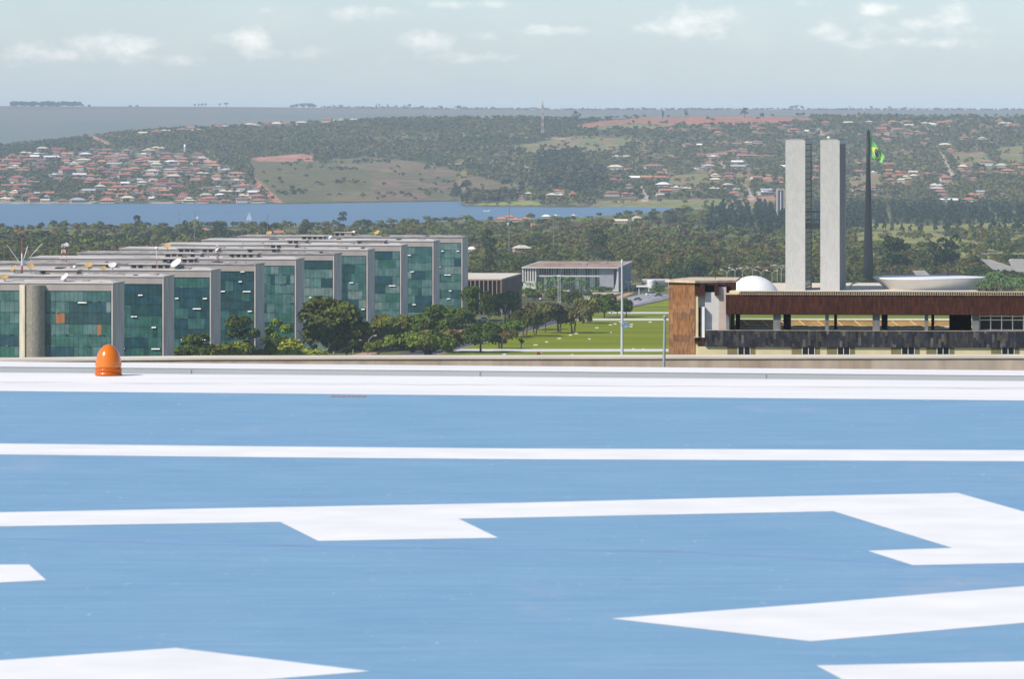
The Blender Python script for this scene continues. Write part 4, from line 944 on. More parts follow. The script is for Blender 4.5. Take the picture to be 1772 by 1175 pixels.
hp = thing('helipad', 'blue painted rooftop helipad with white border and lettering strokes', 'helipad', (0,20,ZP))
def lc(px, py, lift=0): x, y = deck(px, py); return (x, y-20, lift)
e1, e2 = deck(0,677), deck(1772,693.5); E1, E2 = deck(0,645), deck(1772,660)
def lin(p, q, x): return p[1]+(q[1]-p[1])*(x-p[0])/(q[0]-p[0])
XL, XRR = -9.0, 9.0
b = MB(); b.prism([(XL,-32),(XRR,-32),(XRR,lin(E1,E2,XRR)-20),(XL,lin(E1,E2,XL)-20)], -.6, 0); b.build('deck', blue, hp)
b = MB(); b.add([(XL,lin(e1,e2,XL)-20,.0009),(XRR,lin(e1,e2,XRR)-20,.0009),(XRR,lin(E1,E2,XRR)-20+.003,.0009),(XL,lin(E1,E2,XL)-20+.003,.0009)], [(0,1,2,3)])
o = b.build('border_band', band, hp)
d1, d2 = deck(0,661.5), deck(1772,672.5)
b = MB(); prev = None
for k in range(61):
    xx = XL+(XRR-XL)*k/60; yy = lin(d1,d2,xx)-20+rng.normal(0,.03); w_ = max(.0,rng.normal(.016,.012)); cur = ((xx,yy-w_,.0016),(xx,yy+w_,.0016))
    if prev: b.quad(prev[0],cur[0],cur[1],prev[1])
    prev = cur
b.build('joint_line', M('joint_grime', (.52,.46,.38), nscale=3, var=.2), hp)
POLY = [[(-220,767),(0,768),(450,773),(900,776.7),(1772,779.6),(2000,780),(2000,799.4),(1772,798.9),(900,795.2),(450,791.8),(0,787),(-220,785)],
 [(-220,893),(0,887.3),(450,879),(900,870.7),(1300,861),(1657.7,853.8),(1772,886),(1960,941),(1960,972),(1772,975),(1579.7,979),(1501.7,954),(1647.7,949),(1442.8,885.5),(900,896.4),(794,898.5),(862,931.5),(551,937),(485,904),(0,911.7),(-220,917)],
 [(-160,979),(49.8,977.7),(80,1005),(0,1009),(-200,1014)],
 [(1057,1071.5),(1400,1046),(1772,1015.4),(1960,999),(1960,1061),(1772,1078.8),(1403.5,1111)],
 [(-200,1156),(0,1143.8),(304.7,1122.4),(640,1162.8),(487,1175),(0,1212),(-200,1226)],
 [(1412.6,1152.8),(1772,1145.7),(1960,1142),(1960,1230),(1560,1230),(1454,1175)]]
for k, q in enumerate(POLY):
    b = MB(); b.add([lc(px, py, .0009) for px, py in q][::-1], [tuple(range(len(q)))])
    b.build('painted_marking', mk, hp)
b = MB()
for q in range(7):
    x, y = deck(575+q*9, 686.5); b.box(x-.012,x+.012,y-20-.06,y-20+.06,.0009,.004)
b.build('drain_slot', M('drain_dark', (.34,.24,.17)), hp)
# faint darker roller streak across the deck
b = MB(); prev = None
for (px, py) in ((-50,930),(300,940),(600,946),(900,950),(1200,956),(1400,966),(1600,978),(1830,985)):
    x, y = deck(px, py); cur = ((x,y-20-.05,.0004),(x,y-20+.05,.0004))
    if prev: b.quad(prev[0],cur[0],cur[1],prev[1])
    prev = cur
b.build('tar_seam', M('seam_blue', (.20,.325,.50), nscale=2, var=.1), hp)
b = MB(); b.prism([(-8.6,-31),(8.6,-31),(8.6,13.6),(-8.6,13.6)], -ZP, -.6); b.build('building_body', M('tower_render', (.5,.46,.4), nscale=.2, var=.1), hp)
# white topped edge beam beyond the deck
def wallpts(pl, pr, D): return P(pl[0],pl[1],D), P(pr[0],pr[1],D)
D1 = 42.0
t = thing('edge_beam', 'long white topped grey edge beam just beyond the helipad', 'beam', (0,0,0))
q0, q1 = P(-400,631.5,D1), P(2172,654.0,D1)
def beam(x0,x1,z0,z1,ya,yb,zb,mi=0):
    return
b = MB(); b.add([(q0.x,D1,q0.z-1.2),(q1.x,D1,q1.z-1.2),(q1.x,D1,q1.z),(q0.x,D1,q0.z),(q0.x,D1+.82,q0.z-1.2),(q1.x,D1+.82,q1.z-1.2),(q1.x,D1+.82,q1.z),(q0.x,D1+.82,q0.z)],
                [(0,1,2,3),(5,4,7,6),(0,4,5,1),(1,5,6,2),(4,0,3,7)]); b.build('beam', M('beam_grey', (.56,.57,.55), nscale=.8, var=.05), t)
b = MB(); b.add([(q0.x,D1-.003,q0.z),(q1.x,D1-.003,q1.z),(q1.x,D1+.85,q1.z),(q0.x,D1+.85,q0.z),(q0.x,D1-.003,q0.z+.004),(q1.x,D1-.003,q1.z+.004),(q1.x,D1+.85,q1.z+.004),(q0.x,D1+.85,q0.z+.004)],
                [(0,3,2,1),(4,5,6,7),(0,1,5,4),(1,2,6,5),(2,3,7,6),(3,0,4,7)]); b.build('cap', band, t)
for px in (-120,330,830,1325,1880):
    a_ = P(px, float(np.interp(px,[-400,2172],[631.5,654.0])), D1); b = MB(); b.box(a_.x-.004,a_.x+.004,D1-.004,D1-.0005,a_.z-1.1,a_.z-.001); b.build('beam_joint', M('joint_grey', (.49,.48,.45)), t)
# beige parapet further out
D2 = 66.0
t = thing('parapet_wall', 'beige stone parapet wall with pale coping between the helipad and the city', 'parapet', (0,0,0))
def pw(px): return float(np.interp(px, [-400,0,350,700,1772,2172], [628.5,626.2,622.6,621.8,620.4,620]))
pxs = [-400,-200,0,200,350,500,700,1000,1400,1772,2172]
pbs = tiles('parapet_slabs', [(.44,.34,.25),(.47,.37,.28),(.50,.41,.32),(.42,.32,.24)], .42, 3.0, rough=.8, fine=.1)
b = MB(); c_ = MB(); g_ = MB()
for k in range(len(pxs)-1):
    a, d = P(pxs[k],pw(pxs[k]),D2), P(pxs[k+1],pw(pxs[k+1]),D2)
    b.add([(a.x,D2,a.z-6),(d.x,D2,d.z-6),(d.x,D2,d.z),(a.x,D2,a.z),(a.x,D2+.5,a.z-6),(d.x,D2+.5,d.z-6),(d.x,D2+.5,d.z),(a.x,D2+.5,a.z)], [(0,1,2,3),(5,4,7,6)])
    h0 = .026; c_.add([(a.x,D2-.014,a.z),(d.x,D2-.014,d.z),(d.x,D2+.62,d.z),(a.x,D2+.62,a.z),(a.x,D2-.014,a.z+h0),(d.x,D2-.014,d.z+h0),(d.x,D2+.62,d.z+h0),(a.x,D2+.62,a.z+h0)], [(0,3,2,1),(4,5,6,7),(0,1,5,4),(2,3,7,6)])
    g_.add([(a.x,D2-.006,a.z-.010),(d.x,D2-.006,d.z-.010),(d.x,D2-.006,d.z-.0005),(a.x,D2-.006,a.z-.0005)], [(0,1,2,3)])
b.build('wall', pbs, t); c_.build('coping', M('coping_stone', (.62,.55,.44), nscale=.8, var=.12, detail=8), t); g_.build('under_coping_line', M('line_brown', (.24,.15,.09), nscale=2, var=.3), t)  # thin brown line along the wall just below the coping
# amber obstruction beacon
xb, yb = deck(190,649); yb -= .12
t = thing('obstruction_beacon', 'amber pointed obstruction light standing on the helipad edge', 'beacon', (xb,yb,ZP+.004))
amb = M('amber_plastic', (.64,.155,.001), rough=.2, spec=.4, coat=.7); n = amb.node_tree.nodes['Principled BSDF']; n.inputs['Subsurface Weight'].default_value = .12; n.inputs['Subsurface Radius'].default_value = (.05,.015,.002); n.inputs['Subsurface Scale'].default_value = .6
s_ = yb/F
def pr(r_, z): return (r_*s_, z*s_)
b = MB(); b.lathe([pr(21.0,12.6),pr(22.0,13),pr(22.6,17),pr(22.3,23),pr(21,30),pr(18.4,38),pr(14.4,45),pr(9,50.5),pr(4.5,53),pr(.3,54)], 48); b.build('dome', amb, t, True)
b = MB(); b.lathe([pr(23.2,0),pr(23.6,1.5),pr(23.4,4),pr(22.4,4.6),pr(22.4,7),pr(23.4,7.6),pr(23.5,11.5),pr(22.6,12.5)], 48); b.build('collar', M('amber_collar', (.50,.10,.001), rough=.35, coat=.2), t, True)

# slim pole in front of the parapet, tall floodlight mast, white twin poles
Dp_ = 58.0; a = P(1147.5,652,Dp_); e = P(1150.5,551,Dp_); t = thing('slim_pole', 'slim grey galvanised pole standing against the beige parapet', 'pole', a)
b = MB(); b.tube([(0,0,-.4),(e.x-a.x,0,e.z-a.z)], [.017,.014], 10); b.build('shaft', M('galvanised', (.36,.38,.38), rough=.5, metallic=.2), t); b = MB(); b.lathe([(.02,0),(.022,.02),(.012,.035)], 10); o = b.build('cap', steel, t); o.location = (e.x-a.x,0,e.z-a.z)
g_ = hit(1076.5, 615, 1500, 2400); t = thing('floodlight_mast', 'tall pale floodlight mast on the lawn with a round blue grey plate', 'mast', g_)
sc = g_.y/F; b = MB(); b.tube([(0,0,0),(.1*sc,0,90*sc),(-.3*sc,0,160*sc)], [2.7*sc,2.0*sc,1.4*sc], 10); b.build('shaft', M('mast_grey', (.52,.53,.53), rough=.5), t)
b = MB(); b.lathe([(.3,0),(1.5*sc,.15),(1.8*sc,.8),(.3,1.3)], 12); o = b.build('lamp_head', whitem, t); o.location = (-.3*sc,0,160*sc)
b = MB(); b.lathe([(.1,-.15),(6.2*sc,-.1),(6.2*sc,.1),(.1,.15)], 24); o = b.build('round_plate', M('plate_blue', (.20,.28,.40), nscale=.8, var=.5), t); o.rotation_euler = (R(90),0,0); o.location = (5.0*sc,-1.0,53*sc)
for k, px in enumerate((965.8, 969.2)):
    g_ = hit(px, 533, 2451, 2999); sc = g_.y/F
    t = thing('white_pole', f'{["left","right"][k]} one of the twin white poles before the palace garden', 'pole', g_, 0, 'twin white poles')
    b = MB(); b.tube([(0,0,0),(0,0,54*sc)], .34*sc, 8); b.build('shaft', whitem, t); b = MB(); b.lathe([(.1,0),(.55,.2),(.5,.7),(.1,1)], 8); o = b.build('finial', whitem, t); o.location = (0,0,54*sc)

# ------------------------------------------------------------------ curved street lamps
lampm = M('lamp_concrete', (.40,.39,.36)); lensm = M('lamp_head', (.75,.75,.72), rough=.4)
def make_lamp():
    t = thing('street_lamp', 'x', 'street lamp')
    b = MB(); b.tube([(0,0,-.3),(0,0,2.6),(.15,0,4.0),(.65,0,5.3),(1.5,0,6.2),(2.6,0,6.75)], [.17,.14,.13,.12,.10,.08], 8); b.build('curved_pole', lampm, t)
    b = MB(); b.box(2.5,3.5,-.18,.18,6.62,6.86); b.build('lamp_head', lensm, t); return t
LP = [(673.5,595,566),(693,588,562),(732,579,553),(752,569,550),(768.7,569,545.5),(803,559.5,538),(820.5,557,534.5),(853,550,528.6),(868.6,548,525),(884,545,524.5),(566,616,588),(611,617,588),(636,612,580)]
LP.sort(); proto = None
for k, (px, br, tr_) in enumerate(LP):
    g_ = hit(px, br, 1500, 2999, 1500); s_ = (br-tr_)*g_.y/F/6.86
    t = make_lamp() if proto is None else copy_tree(proto)
    proto = proto or t
    t.location = g_; t.scale = (s_,)*3; t.rotation_euler.z = rng.uniform(-.25,.2)
    t['label'] = f'curved grey street lamp arching right, {ordn(k+1)} from the left along the tree belt'; t['group'] = 'curved street lamps'
def make_far_lamp():
    t = thing('street_lamp', 'x', 'street lamp'); b = MB(); b.tube([(0,0,-1),(0,0,8.6),(.8,0,9.6),(2.0,0,10)], [.14,.11,.09,.08], 6); b.tube([(0,0,8.6),(-.8,0,9.6),(-2.0,0,10)], [.11,.09,.08], 6); b.build('twin_arm_pole', lampm, t)
    b = MB(); b.box(1.8,2.9,-.15,.15,9.9,10.15); b.build('lamp_head', lensm, t); b = MB(); b.box(-2.9,-1.8,-.15,.15,9.9,10.15); b.build('lamp_head', lensm, t); return t
proto = None
for k, (px, top) in enumerate([(1258,466),(1272,463),(1285,464),(1302,461),(1317,467),(1336,468),(1345,459),(1352,458),(1088,487),(1102,484),(1095,497)]):
    Y_ = 3260+(k*37 % 120); g_ = P(px,top,Y_); z0 = gz(g_.x,Y_)
    t = make_far_lamp() if proto is None else copy_tree(proto); proto = proto or t
    t.location = (g_.x,Y_,z0); t.scale = ((g_.z-z0)/10.1,)*3; t.rotation_euler.z = rng.uniform(-.4,.4)
    t['label'] = (f'twin armed street lamp, {ordn(k+1)} from the left behind the white dome' if k < 8 else f'{["left","right","lower middle"][k-8]} lamp before the flank of the white columned palace'); t['group'] = 'lamps near the square'

# ------------------------------------------------------------------ cars
tyre = M('tyre', (.02,.02,.02)); carglass = M('car_glass', (.015,.02,.025), rough=.1, spec=.6); trim = M('car_lamp', (.8,.75,.7), rough=.2)
def make_car(paint, van=False):
    t = thing('parked_car', 'x', 'car'); L, Wd_, H1 = (4.2, 1.7, .82) if not van else (4.8, 1.85, 1.0)
    prof = [(-L/2,.28),(-L/2,.62),(-L/2+.15,H1),(-L/2+1.05,H1+.06),(L/2-.55 if not van else L/2-.1,H1+.04),(L/2,H1-.1),(L/2,.28)]
    b = MB(); b.extr([(x,-Wd_/2,z) for x,z in prof], (0,Wd_,0)); b.build('body', paint, t)
    top = 1.42 if not van else 1.95; cab = [(-L/2+.95,H1+.05),(-L/2+1.6,top),(L/2-1.2 if not van else L/2-.25,top),(L/2-.6 if not van else L/2-.12,H1+.03)]
    b = MB(); b.extr([(x,-Wd_/2+.12,z) for x,z in cab], (0,Wd_-.24,0)); b.build('window', carglass, t)
    b = MB(); b.box(cab[1][0]-.05,cab[2][0]+.05,-Wd_/2+.1,Wd_/2-.1,top,top+.06); b.build('roof_panel', paint, t)
    for sx in (-1,1):
        for sy in (-1,1):
            w = MB(); w.lathe([(.05,-.1),(.31,-.1),(.33,0),(.31,.1),(.05,.1)], 14); o = w.build('wheel', tyre, t); o.rotation_euler = (R(90),0,0); o.location = (sx*L*.31, sy*(Wd_/2-.1), .32)
    for sy in (-1,1): b = MB(); b.box(-L/2-.02,-L/2+.04,sy*.55-.16,sy*.55+.16,.58,.72); b.build('headlight', trim, t)
    return t
paints = {'white': M('paint_white', (.75,.75,.74), rough=.25, coat=.5), 'red': M('paint_red', (.40,.03,.02), rough=.25, coat=.5), 'grey': M('paint_grey', (.14,.145,.155), rough=.25, coat=.5), 'silver': M('paint_silver', (.42,.43,.44), rough=.3, metallic=.4, coat=.4)}
src = {}
CARS = [(889,566,'white',0,'white car driving on the avenue beside the lawn kerb',84),(1125.5,511.6,'white',1,'white van on the wide road by the brown building',20),(1139,513,'grey',0,'dark car on the wide road right of the white van',20),(1103,520,'grey',0,'dark car low on the wide road near its left edge',20),
 (950,536,'silver',0,'silver car beyond the grey street trees',82),(921,549,'grey',0,'dark car half hidden by the kerb trees',82),(941,519,'white',0,'white car on the red soil by the palace garden',30),(700,586,'white',0,'white car under the trees, between two curved lamps',10),(660,604,'white',0,'white car parked at the left end of the soil road',5),(793,563,'red',0,'red car parked near the middle curved lamps',12),(836,556,'white',0,'white parked car behind the flat green tree',10),(649,607,'silver',0,'silver car parked just above the parapet coping',8),(775,573,'silver',0,'silver car between the middle curved lamps',10)]
for (px, br, pc, van, lab, rz) in CARS:
    g_ = hit(px, br, 1500, 3300, 1500); k_ = (pc, van)
    if k_ not in src: t = src[k_] = make_car(paints[pc], van)
    else: t = copy_tree(src[k_])
    t.location = g_+Vector((0,0,.08)); t.rotation_euler.z = R(rz); t.scale = (1.25,)*3; t['label'] = lab; t['group'] = 'cars on the avenue and roads'
# white slabs lying on the lawn
slab = M('slab_white', (.74,.73,.70), nscale=1.5, var=.06)
SL = [(1033,568,6),(1056.4,562.8,5),(1064.5,561.2,5),(1073.6,558,5),(1092.8,562,5),(1092,566,4.5),(1125,558,5),(1057,576,2.5),(997,578,5.5),(987,580.6,5),(968,586.5,6),(1020,587.4,4),(946,592.6,4.6),(927,597.7,7),(907,603.2,6),(872.7,614,6),(1113,605.2,4),(990,615,5),(1096,604.6,3)]
SL.sort(); first = None
for k, (px, py, w) in enumerate(SL):
    g_ = hit(px, py, 1500, 2450, 1500); sc = g_.y/F
    if first is None:
        b = MB(); b.box(-.5,.5,-.5,.5,0,.32); b.box(-.42,.42,-.42,.42,.32,.36); b.box(-.56,.56,-.56,.56,-.05,.03); o = first = b.build('lawn_slab', slab)
    else: o = first.copy(); COL.objects.link(o)
    o.location = g_+Vector((0,0,.03)); o.scale = (w*sc, 1.1+rng.uniform(0,.8), 1); o.rotation_euler.z = rng.uniform(-.1,.1)
    tag(o, f'low white slab lying on the green lawn, {ordn(k+1)} from the left', 'slab', 'white slabs on the lawn')
g_ = hit(932.5, 614.5, 1500, 2400); sc = g_.y/F
t = thing('pushcart', 'small red pushcart with white end on the near strip of lawn', 'cart', g_)
b = MB(); b.box(-3.2*sc,2.2*sc,-.5,.5,.35,5.0*sc); b.box(-2.6*sc,-.6*sc,-.4,.4,5.0*sc,6.2*sc); b.build('box', M('cart_red', (.42,.012,.015), rough=.4), t)
b = MB(); b.box(2.25*sc,3.8*sc,-.3,.3,.5,4.4*sc); b.tube([(3.8*sc,0,3.5*sc),(5.5*sc,0,4.6*sc)], .05); b.build('handle', whitem, t)
for sx in (-2,1.4):
    w = MB(); w.lathe([(.03,-.06),(.34,-.06),(.34,.06),(.03,.06)], 12); o = w.build('wheel', tyre, t); o.rotation_euler = (R(90),0,0); o.location = (sx*sc,-.5,.34)

# ------------------------------------------------------------------ boats, far masts
g_ = P(431,381,EYE*0+120*F/(381-HY)); t = thing('sailboat', 'tiny white sailboat out on the blue lake', 'sailboat', (g_.x,g_.y,-30), R(15))
b = MB(); b.extr([(-3.6,0,.1),(-3.2,-.0,1.0),(3.6,0,1.1),(3.0,0,.1)], (0,1.5,0)); b.build('hull', whitem, t); b = MB(); b.tube([(-.2,.7,1),(-.2,.7,11.5)], .12, 5); b.build('mast', steel, t)
b = MB(); b.extr([(0,.65,1.6),(0,.65,11.2),(3.4,.65,1.7)], (0,.12,0)); b.build('sail', whitem, t); b = MB(); b.extr([(-.4,.65,1.4),(-.4,.65,9.5),(-3.0,.65,1.3)], (0,.12,0)); b.build('sail', whitem, t)
yy = 120*F/(365.5-HY); g_ = P(842,365.5,yy); t = thing('motorboat', 'white motorboat running across the lake near the point', 'motorboat', (g_.x,yy,-30))
b = MB(); b.extr([(-4.5,0,.1),(-4.5,0,1.2),(3.4,0,1.4),(5,0,1.3),(3.4,0,.1)], (0,2.4,0)); b.build('hull', whitem, t); b = MB(); b.box(-1.5,1.6,.3,2.1,1.3,2.5); b.build('cabin', carglass, t)
b = MB(); b.add([(g_.x-24,yy-1.2,-29.9),(g_.x-4,yy-.6,-29.85),(g_.x-4,yy+2.6,-29.85),(g_.x-24,yy+6,-29.9)], [(0,1,2,3)]); tag(b.build('boat_wake', M('wake_foam', (.7,.74,.76), nscale=.4, var=.2)), kind='stuff')
g_ = hit(939, 236, 9000, 12000); sc = g_.y/F; t = thing('broadcast_mast', 'tall red and white lattice mast on the forested ridge', 'radio mast', g_)
b = MB(); lattice(b, 60*sc, 4.2*sc, 1.2*sc, 10, .55); b.build('lattice', [M('mast_faded_red', (.34,.19,.15)), M('mast_pale', (.48,.45,.42))], t); b = MB(); b.tube([(0,0,60*sc),(0,0,63*sc)], .4, 5); o = b.build('aerial', steel, t)
b = MB(); b.box(-2.6*sc,2.6*sc,-1,1,53*sc,54.2*sc); b.box(-2*sc,2*sc,-1,1,47*sc,48*sc); b.build('antenna_panel', steel, t)
g_ = hit(320, 266, 8600, 11800); sc = g_.y/F; t = thing('water_tower', 'slim white water tower above the lakeside town', 'water tower', g_)
b = MB(); b.lathe([(1.9*sc,0),(1.7*sc,11*sc),(1.9*sc,11.5*sc),(2.0*sc,16*sc),(.6*sc,16.6*sc)], 14); b.build('tank', whitem, t, True); b = MB(); b.box(-2.1*sc,2.1*sc,-2.1*sc,2.1*sc,11*sc,11.4*sc); b.build('gallery', steel, t)
# power poles standing in the near woods
def pole(px, br, tr_, Y_, lab, w=1.2):
    g = P(px,br,Y_); z0 = gz(g.x,Y_); zt = EYE-(tr_-HY)/F*Y_; t = thing('power_pole', lab, 'pole', (g.x,Y_,z0), 0, 'tall poles in the woods'); sc = Y_/F
    b = MB(); b.tube([(0,0,-1),(0,0,zt-z0)], [w*.6*sc,w*.4*sc], 6); b.build('shaft', M('pole_grey', (.20,.19,.18)), t)
    b = MB(); b.box(-2.2*sc,2.2*sc,-.2,.2,zt-z0-3*sc,zt-z0-2.2*sc); b.box(-1.4*sc,1.4*sc,-.2,.2,zt-z0-8*sc,zt-z0-7.4*sc); b.build('crossarm', steel, t); return t, sc, zt-z0
t, sc, h = pole(881, 455, 341, 4400, 'tallest dark pole rising from the wood against the lake', 1.7); b = MB(); b.lathe([(.05,0),(1.1*sc,.6),(1.1*sc,2),(.05,2.5)], 10); o = b.build('white_unit', whitem, t); o.location = (-1.6*sc,-.5,h-49*sc)
t, sc, h = pole(337, 415, 366, 4700, 'pole with a pale dish rising over the lake above the roofs', 1.1); b = MB(); b.lathe([(.05,0),(2*sc,.6),(2.6*sc,1.6),(.05,1.0)], 12); o = b.build('dish', dishw, t); o.location = (2*sc,-.5,h-11*sc); o.rotation_euler = (R(65),0,R(30))
pole(310, 415, 367, 4800, 'thin pole left of the pole with the pale dish', .8); pole(958, 420, 372, 4500, 'dark pole in the wood above the white palace roof', 1.2); pole(1629, 395, 381, 5200, 'pair-like thin pole in the clearing above the big dark tree', 1.0)
pole(1014, 455, 420, 3900, 'thin pole in the wood right of the tall eucalyptus', .7)
# slab block beside the towers
Yk = 6500.0; g_ = P(1351,358,Yk); z0 = gz(g_.x,Yk); t = thing('apartment_block', 'dark narrow apartment block showing left of the marble towers', 'apartment block', (g_.x,Yk,z0)); sc = Yk/F
h = EYE-(327-HY)/F*Yk-z0; b = MB(); b.box(-7.2*sc,7*sc,0,14,-1,h); b.build('body', M('block_cream', (.42,.36,.30)), t); b = MB(); b.box(-4.6*sc,4.6*sc,-.2,.1,0,h-2*sc); b.build('dark_bay', M('block_dark', (.06,.06,.07)), t)
b = MB(); b.box(-.7*sc,.6*sc,-.5,-.2,0,h-4*sc); b.build('white_stack', whitem, t); b = MB(); b.box(-5.5*sc,-1*sc,1,9,h,h+2*sc); b.box(2*sc,5*sc,1,9,h,h+1.4*sc); b.build('roof_box', plantm, t)
# ------------------------------------------------------------------ houses
ROOFC = {'terracotta':(.40,.155,.09),'orange':(.47,.20,.10),'brown':(.27,.135,.09),'crimson':(.34,.09,.075),'cream':(.62,.53,.37),'white':(.76,.75,.72),'grey':(.40,.40,.40)}
WALLC = {'white':(.46,.43,.39),'cream':(.40,.33,.25),'pink':(.38,.26,.21)}
rmat = {k: M('roof_'+k, v, nscale=.35, var=.16, rand=.10) for k, v in ROOFC.items()}
wmat = {k: M('wall_'+k, v, nscale=.3, var=.1, rand=.08) for k, v in WALLC.items()}
dkw = M('house_window', (.05,.05,.055), rough=.3)
hcache = {}
def house_mesh(v):
    if v in hcache: return hcache[v]
    b = MB(); r = MB(); e = 1.1
    def hip(x0,x1,y0,y1,z,h):
        x0-=e; x1+=e; y0-=e; y1+=e; d = min(x1-x0,y1-y0)/2*.96
        if x1-x0 >= y1-y0: R0, R1 = (x0+d,(y0+y1)/2,z+h), (x1-d,(y0+y1)/2,z+h); r.add([(x0,y0,z),(x1,y0,z),(x1,y1,z),(x0,y1,z),R0,R1], [(0,1,5,4),(2,3,4,5),(1,2,5),(3,0,4),(0,3,2,1)])
        else: R0, R1 = ((x0+x1)/2,y0+d,z+h), ((x0+x1)/2,y1-d,z+h); r.add([(x0,y0,z),(x1,y0,z),(x1,y1,z),(x0,y1,z),R0,R1], [(1,2,5,4),(3,0,4,5),(0,1,4),(2,3,5),(0,3,2,1)])
    def body(x0,x1,y0,y1,z0,z1):
        b.box(x0,x1,y0,y1,z0,z1,0); k = int((x1-x0)/3.2)
        for q in range(k):
            xa = x0+(q+.5)*(x1-x0)/k-.7; b.box(xa,xa+1.4,y0-.05,y0-.01,max(z0,z1-2.3),z1-.7,1)
    if v == 0: body(-8,8,-5,5,-2,3.4); hip(-8,8,-5,5,3.4,3.2)
    elif v == 1: body(-8,8,-4,5,-2,3.2); hip(-8,8,-4,5,3.2,2.6); body(-3.5,4.5,-2,5,3.2,6.2); hip(-3.5,4.5,-2,5,6.2,2.6)
    elif v == 2: body(-8,2,-4,5,-2,3.4); hip(-8,2,-4,5,3.4,3.0); body(2.2,8,-6,3,-2,3.0); hip(2.2,8,-6,3,3.0,2.5)
    elif v == 3: body(-8,8,-5,5,-2,6.0); hip(-8,8,-5,5,6.0,3.2)
    elif v == 4:
        body(-8,8,-4,4,-2,3.6); r.add([(-9,-5,3.3),(9,-5,3.3),(9,0,6.2),(-9,0,6.2),(9,5,3.3),(-9,5,3.3)], [(0,1,2,3),(3,2,4,5)]); b.add([(-8,-4,3.6),(-8,4,3.6),(-8,0,5.8)], [(0,1,2)]); b.add([(8,-4,3.6),(8,4,3.6),(8,0,5.8)], [(0,1,2)])
    else:
        body(-8,8,-5,5,-2,3.8); r.box(-8.8,8.8,-5.8,5.8,3.8,4.4); r.box(-4,2,-2,3,4.4,6.0)
    hcache[v] = (b, r); return hcache[v]
mcache = {}
HOUSES = []   # (px, py, width_px, roof, wall, zone)
def hcol(c):
    return {'r':'terracotta','o':'orange','b':'brown','c':'cream','w':'white','g':'grey','k':'crimson'}[c]
o3 = (880,150,3.852); o4 = (1320,150,3.175)
R3 = [(95,715,130,'c'),(85,748,50,'k'),(340,697,80,'r'),(310,727,120,'c'),(425,717,60,'r'),(712,550,110,'c'),(795,552,60,'r'),(720,627,100,'k'),(840,610,74,'w'),(795,718,100,'r'),(690,722,110,'b'),(800,663,70,'b'),(965,542,140,'r'),(925,607,84,'o'),(1010,585,60,'r'),(1012,608,86,'r'),(1040,567,50,'r'),(1030,657,100,'w'),(1045,697,92,'r'),(1008,722,58,'c'),(1122,677,80,'w'),(1190,680,60,'c'),
 (725,466,60,'w'),(785,466,50,'c'),(675,424,50,'o'),(1100,405,35,'o'),(1195,397,70,'b'),(1265,388,52,'w'),(1370,387,36,'r'),(1085,282,40,'o'),(1170,282,50,'b'),(1320,262,70,'r'),(1360,282,70,'r'),(1395,304,60,'o'),(1640,267,60,'r'),(1640,302,52,'o'),(1690,277,60,'r'),(1520,380,66,'r'),(1600,372,60,'c'),(1660,366,70,'r'),(1500,432,90,'r'),(1560,420,70,'r'),(1600,462,150,'r'),(1735,462,50,'k'),(1370,470,84,'w'),(1340,505,60,'o'),(1330,530,100,'g'),(1525,505,80,'w'),(1530,535,100,'g'),(1598,525,60,'g'),(1358,570,52,'r'),(1375,600,84,'c'),(1378,622,80,'c'),(1465,580,76,'k'),(1470,605,90,'b'),(1650,610,92,'o'),(1725,597,60,'o'),(1715,628,50,'o'),(1462,667,70,'c'),(1520,682,46,'c'),(1505,712,84,'r'),(1715,712,110,'w'),(1715,692,80,'g'),(1300,543,70,'g'),(1250,548,50,'c'),(510,457,24,'o'),(545,420,22,'o'),(15,330,30,'o'),(1130,598,24,'o'),(1375,682,70,'c'),(1265,690,50,'b')]
R4 = [(345,200,50,'r'),(468,195,50,'c'),(592,192,52,'w'),(715,192,60,'r'),(788,190,60,'r'),(805,210,52,'c'),(670,214,70,'r'),(650,230,60,'r'),(740,233,70,'o'),(690,255,60,'r'),(850,245,40,'o'),(900,200,60,'c'),(935,205,40,'w'),(975,195,60,'r'),(1020,190,60,'r'),(1300,183,44,'r'),(1330,200,70,'c'),(1360,210,50,'o'),(785,255,32,'o'),(900,230,34,'o'),(685,289,50,'o'),(880,310,46,'o'),(905,287,36,'r'),(1000,320,76,'c'),(1105,280,60,'r'),(1205,287,58,'c'),(1265,305,26,'w'),(1030,347,44,'o'),(1125,325,40,'r'),(535,420,46,'r'),(670,425,50,'r'),(710,424,50,'r'),(525,467,66,'r'),(608,470,46,'w'),(685,462,62,'r'),(690,487,66,'r'),(755,470,72,'r'),(755,487,70,'r'),(825,470,52,'c'),(828,488,44,'c'),(900,480,62,'r'),(785,505,60,'c'),(760,520,50,'c'),(700,512,62,'r'),(990,490,52,'r'),(1005,512,66,'r'),(1005,527,60,'r'),(1100,430,68,'r'),(1100,447,60,'c'),(1115,465,72,'r'),(1110,500,60,'b'),(1160,505,50,'b'),(1205,470,42,'r'),(1230,420,74,'r'),(1230,436,60,'g'),(1312,432,66,'c'),(1385,430,66,'r'),(1420,445,50,'o'),(1285,475,38,'r'),(1345,470,74,'o'),(585,556,92,'r'),(615,597,36,'r'),(955,545,78,'c'),(960,562,76,'g'),(975,580,70,'r'),(990,600,62,'k'),(990,625,70,'w'),(1045,625,56,'w'),(1160,597,84,'o'),(1130,629,72,'o'),(1190,578,64,'g'),(100,222,50,'r'),(135,212,60,'r'),(170,235,72,'r'),(190,245,40,'r'),(22,380,50,'r'),(110,435,36,'w'),(20,488,52,'r'),(25,508,60,'o'),(100,503,50,'b'),(100,535,40,'o'),(290,437,42,'r'),(290,468,44,'k'),(288,500,42,'r'),(245,240,30,'w'),(1395,205,40,'r'),(1160,240,30,'r'),(1290,240,30,'b')]
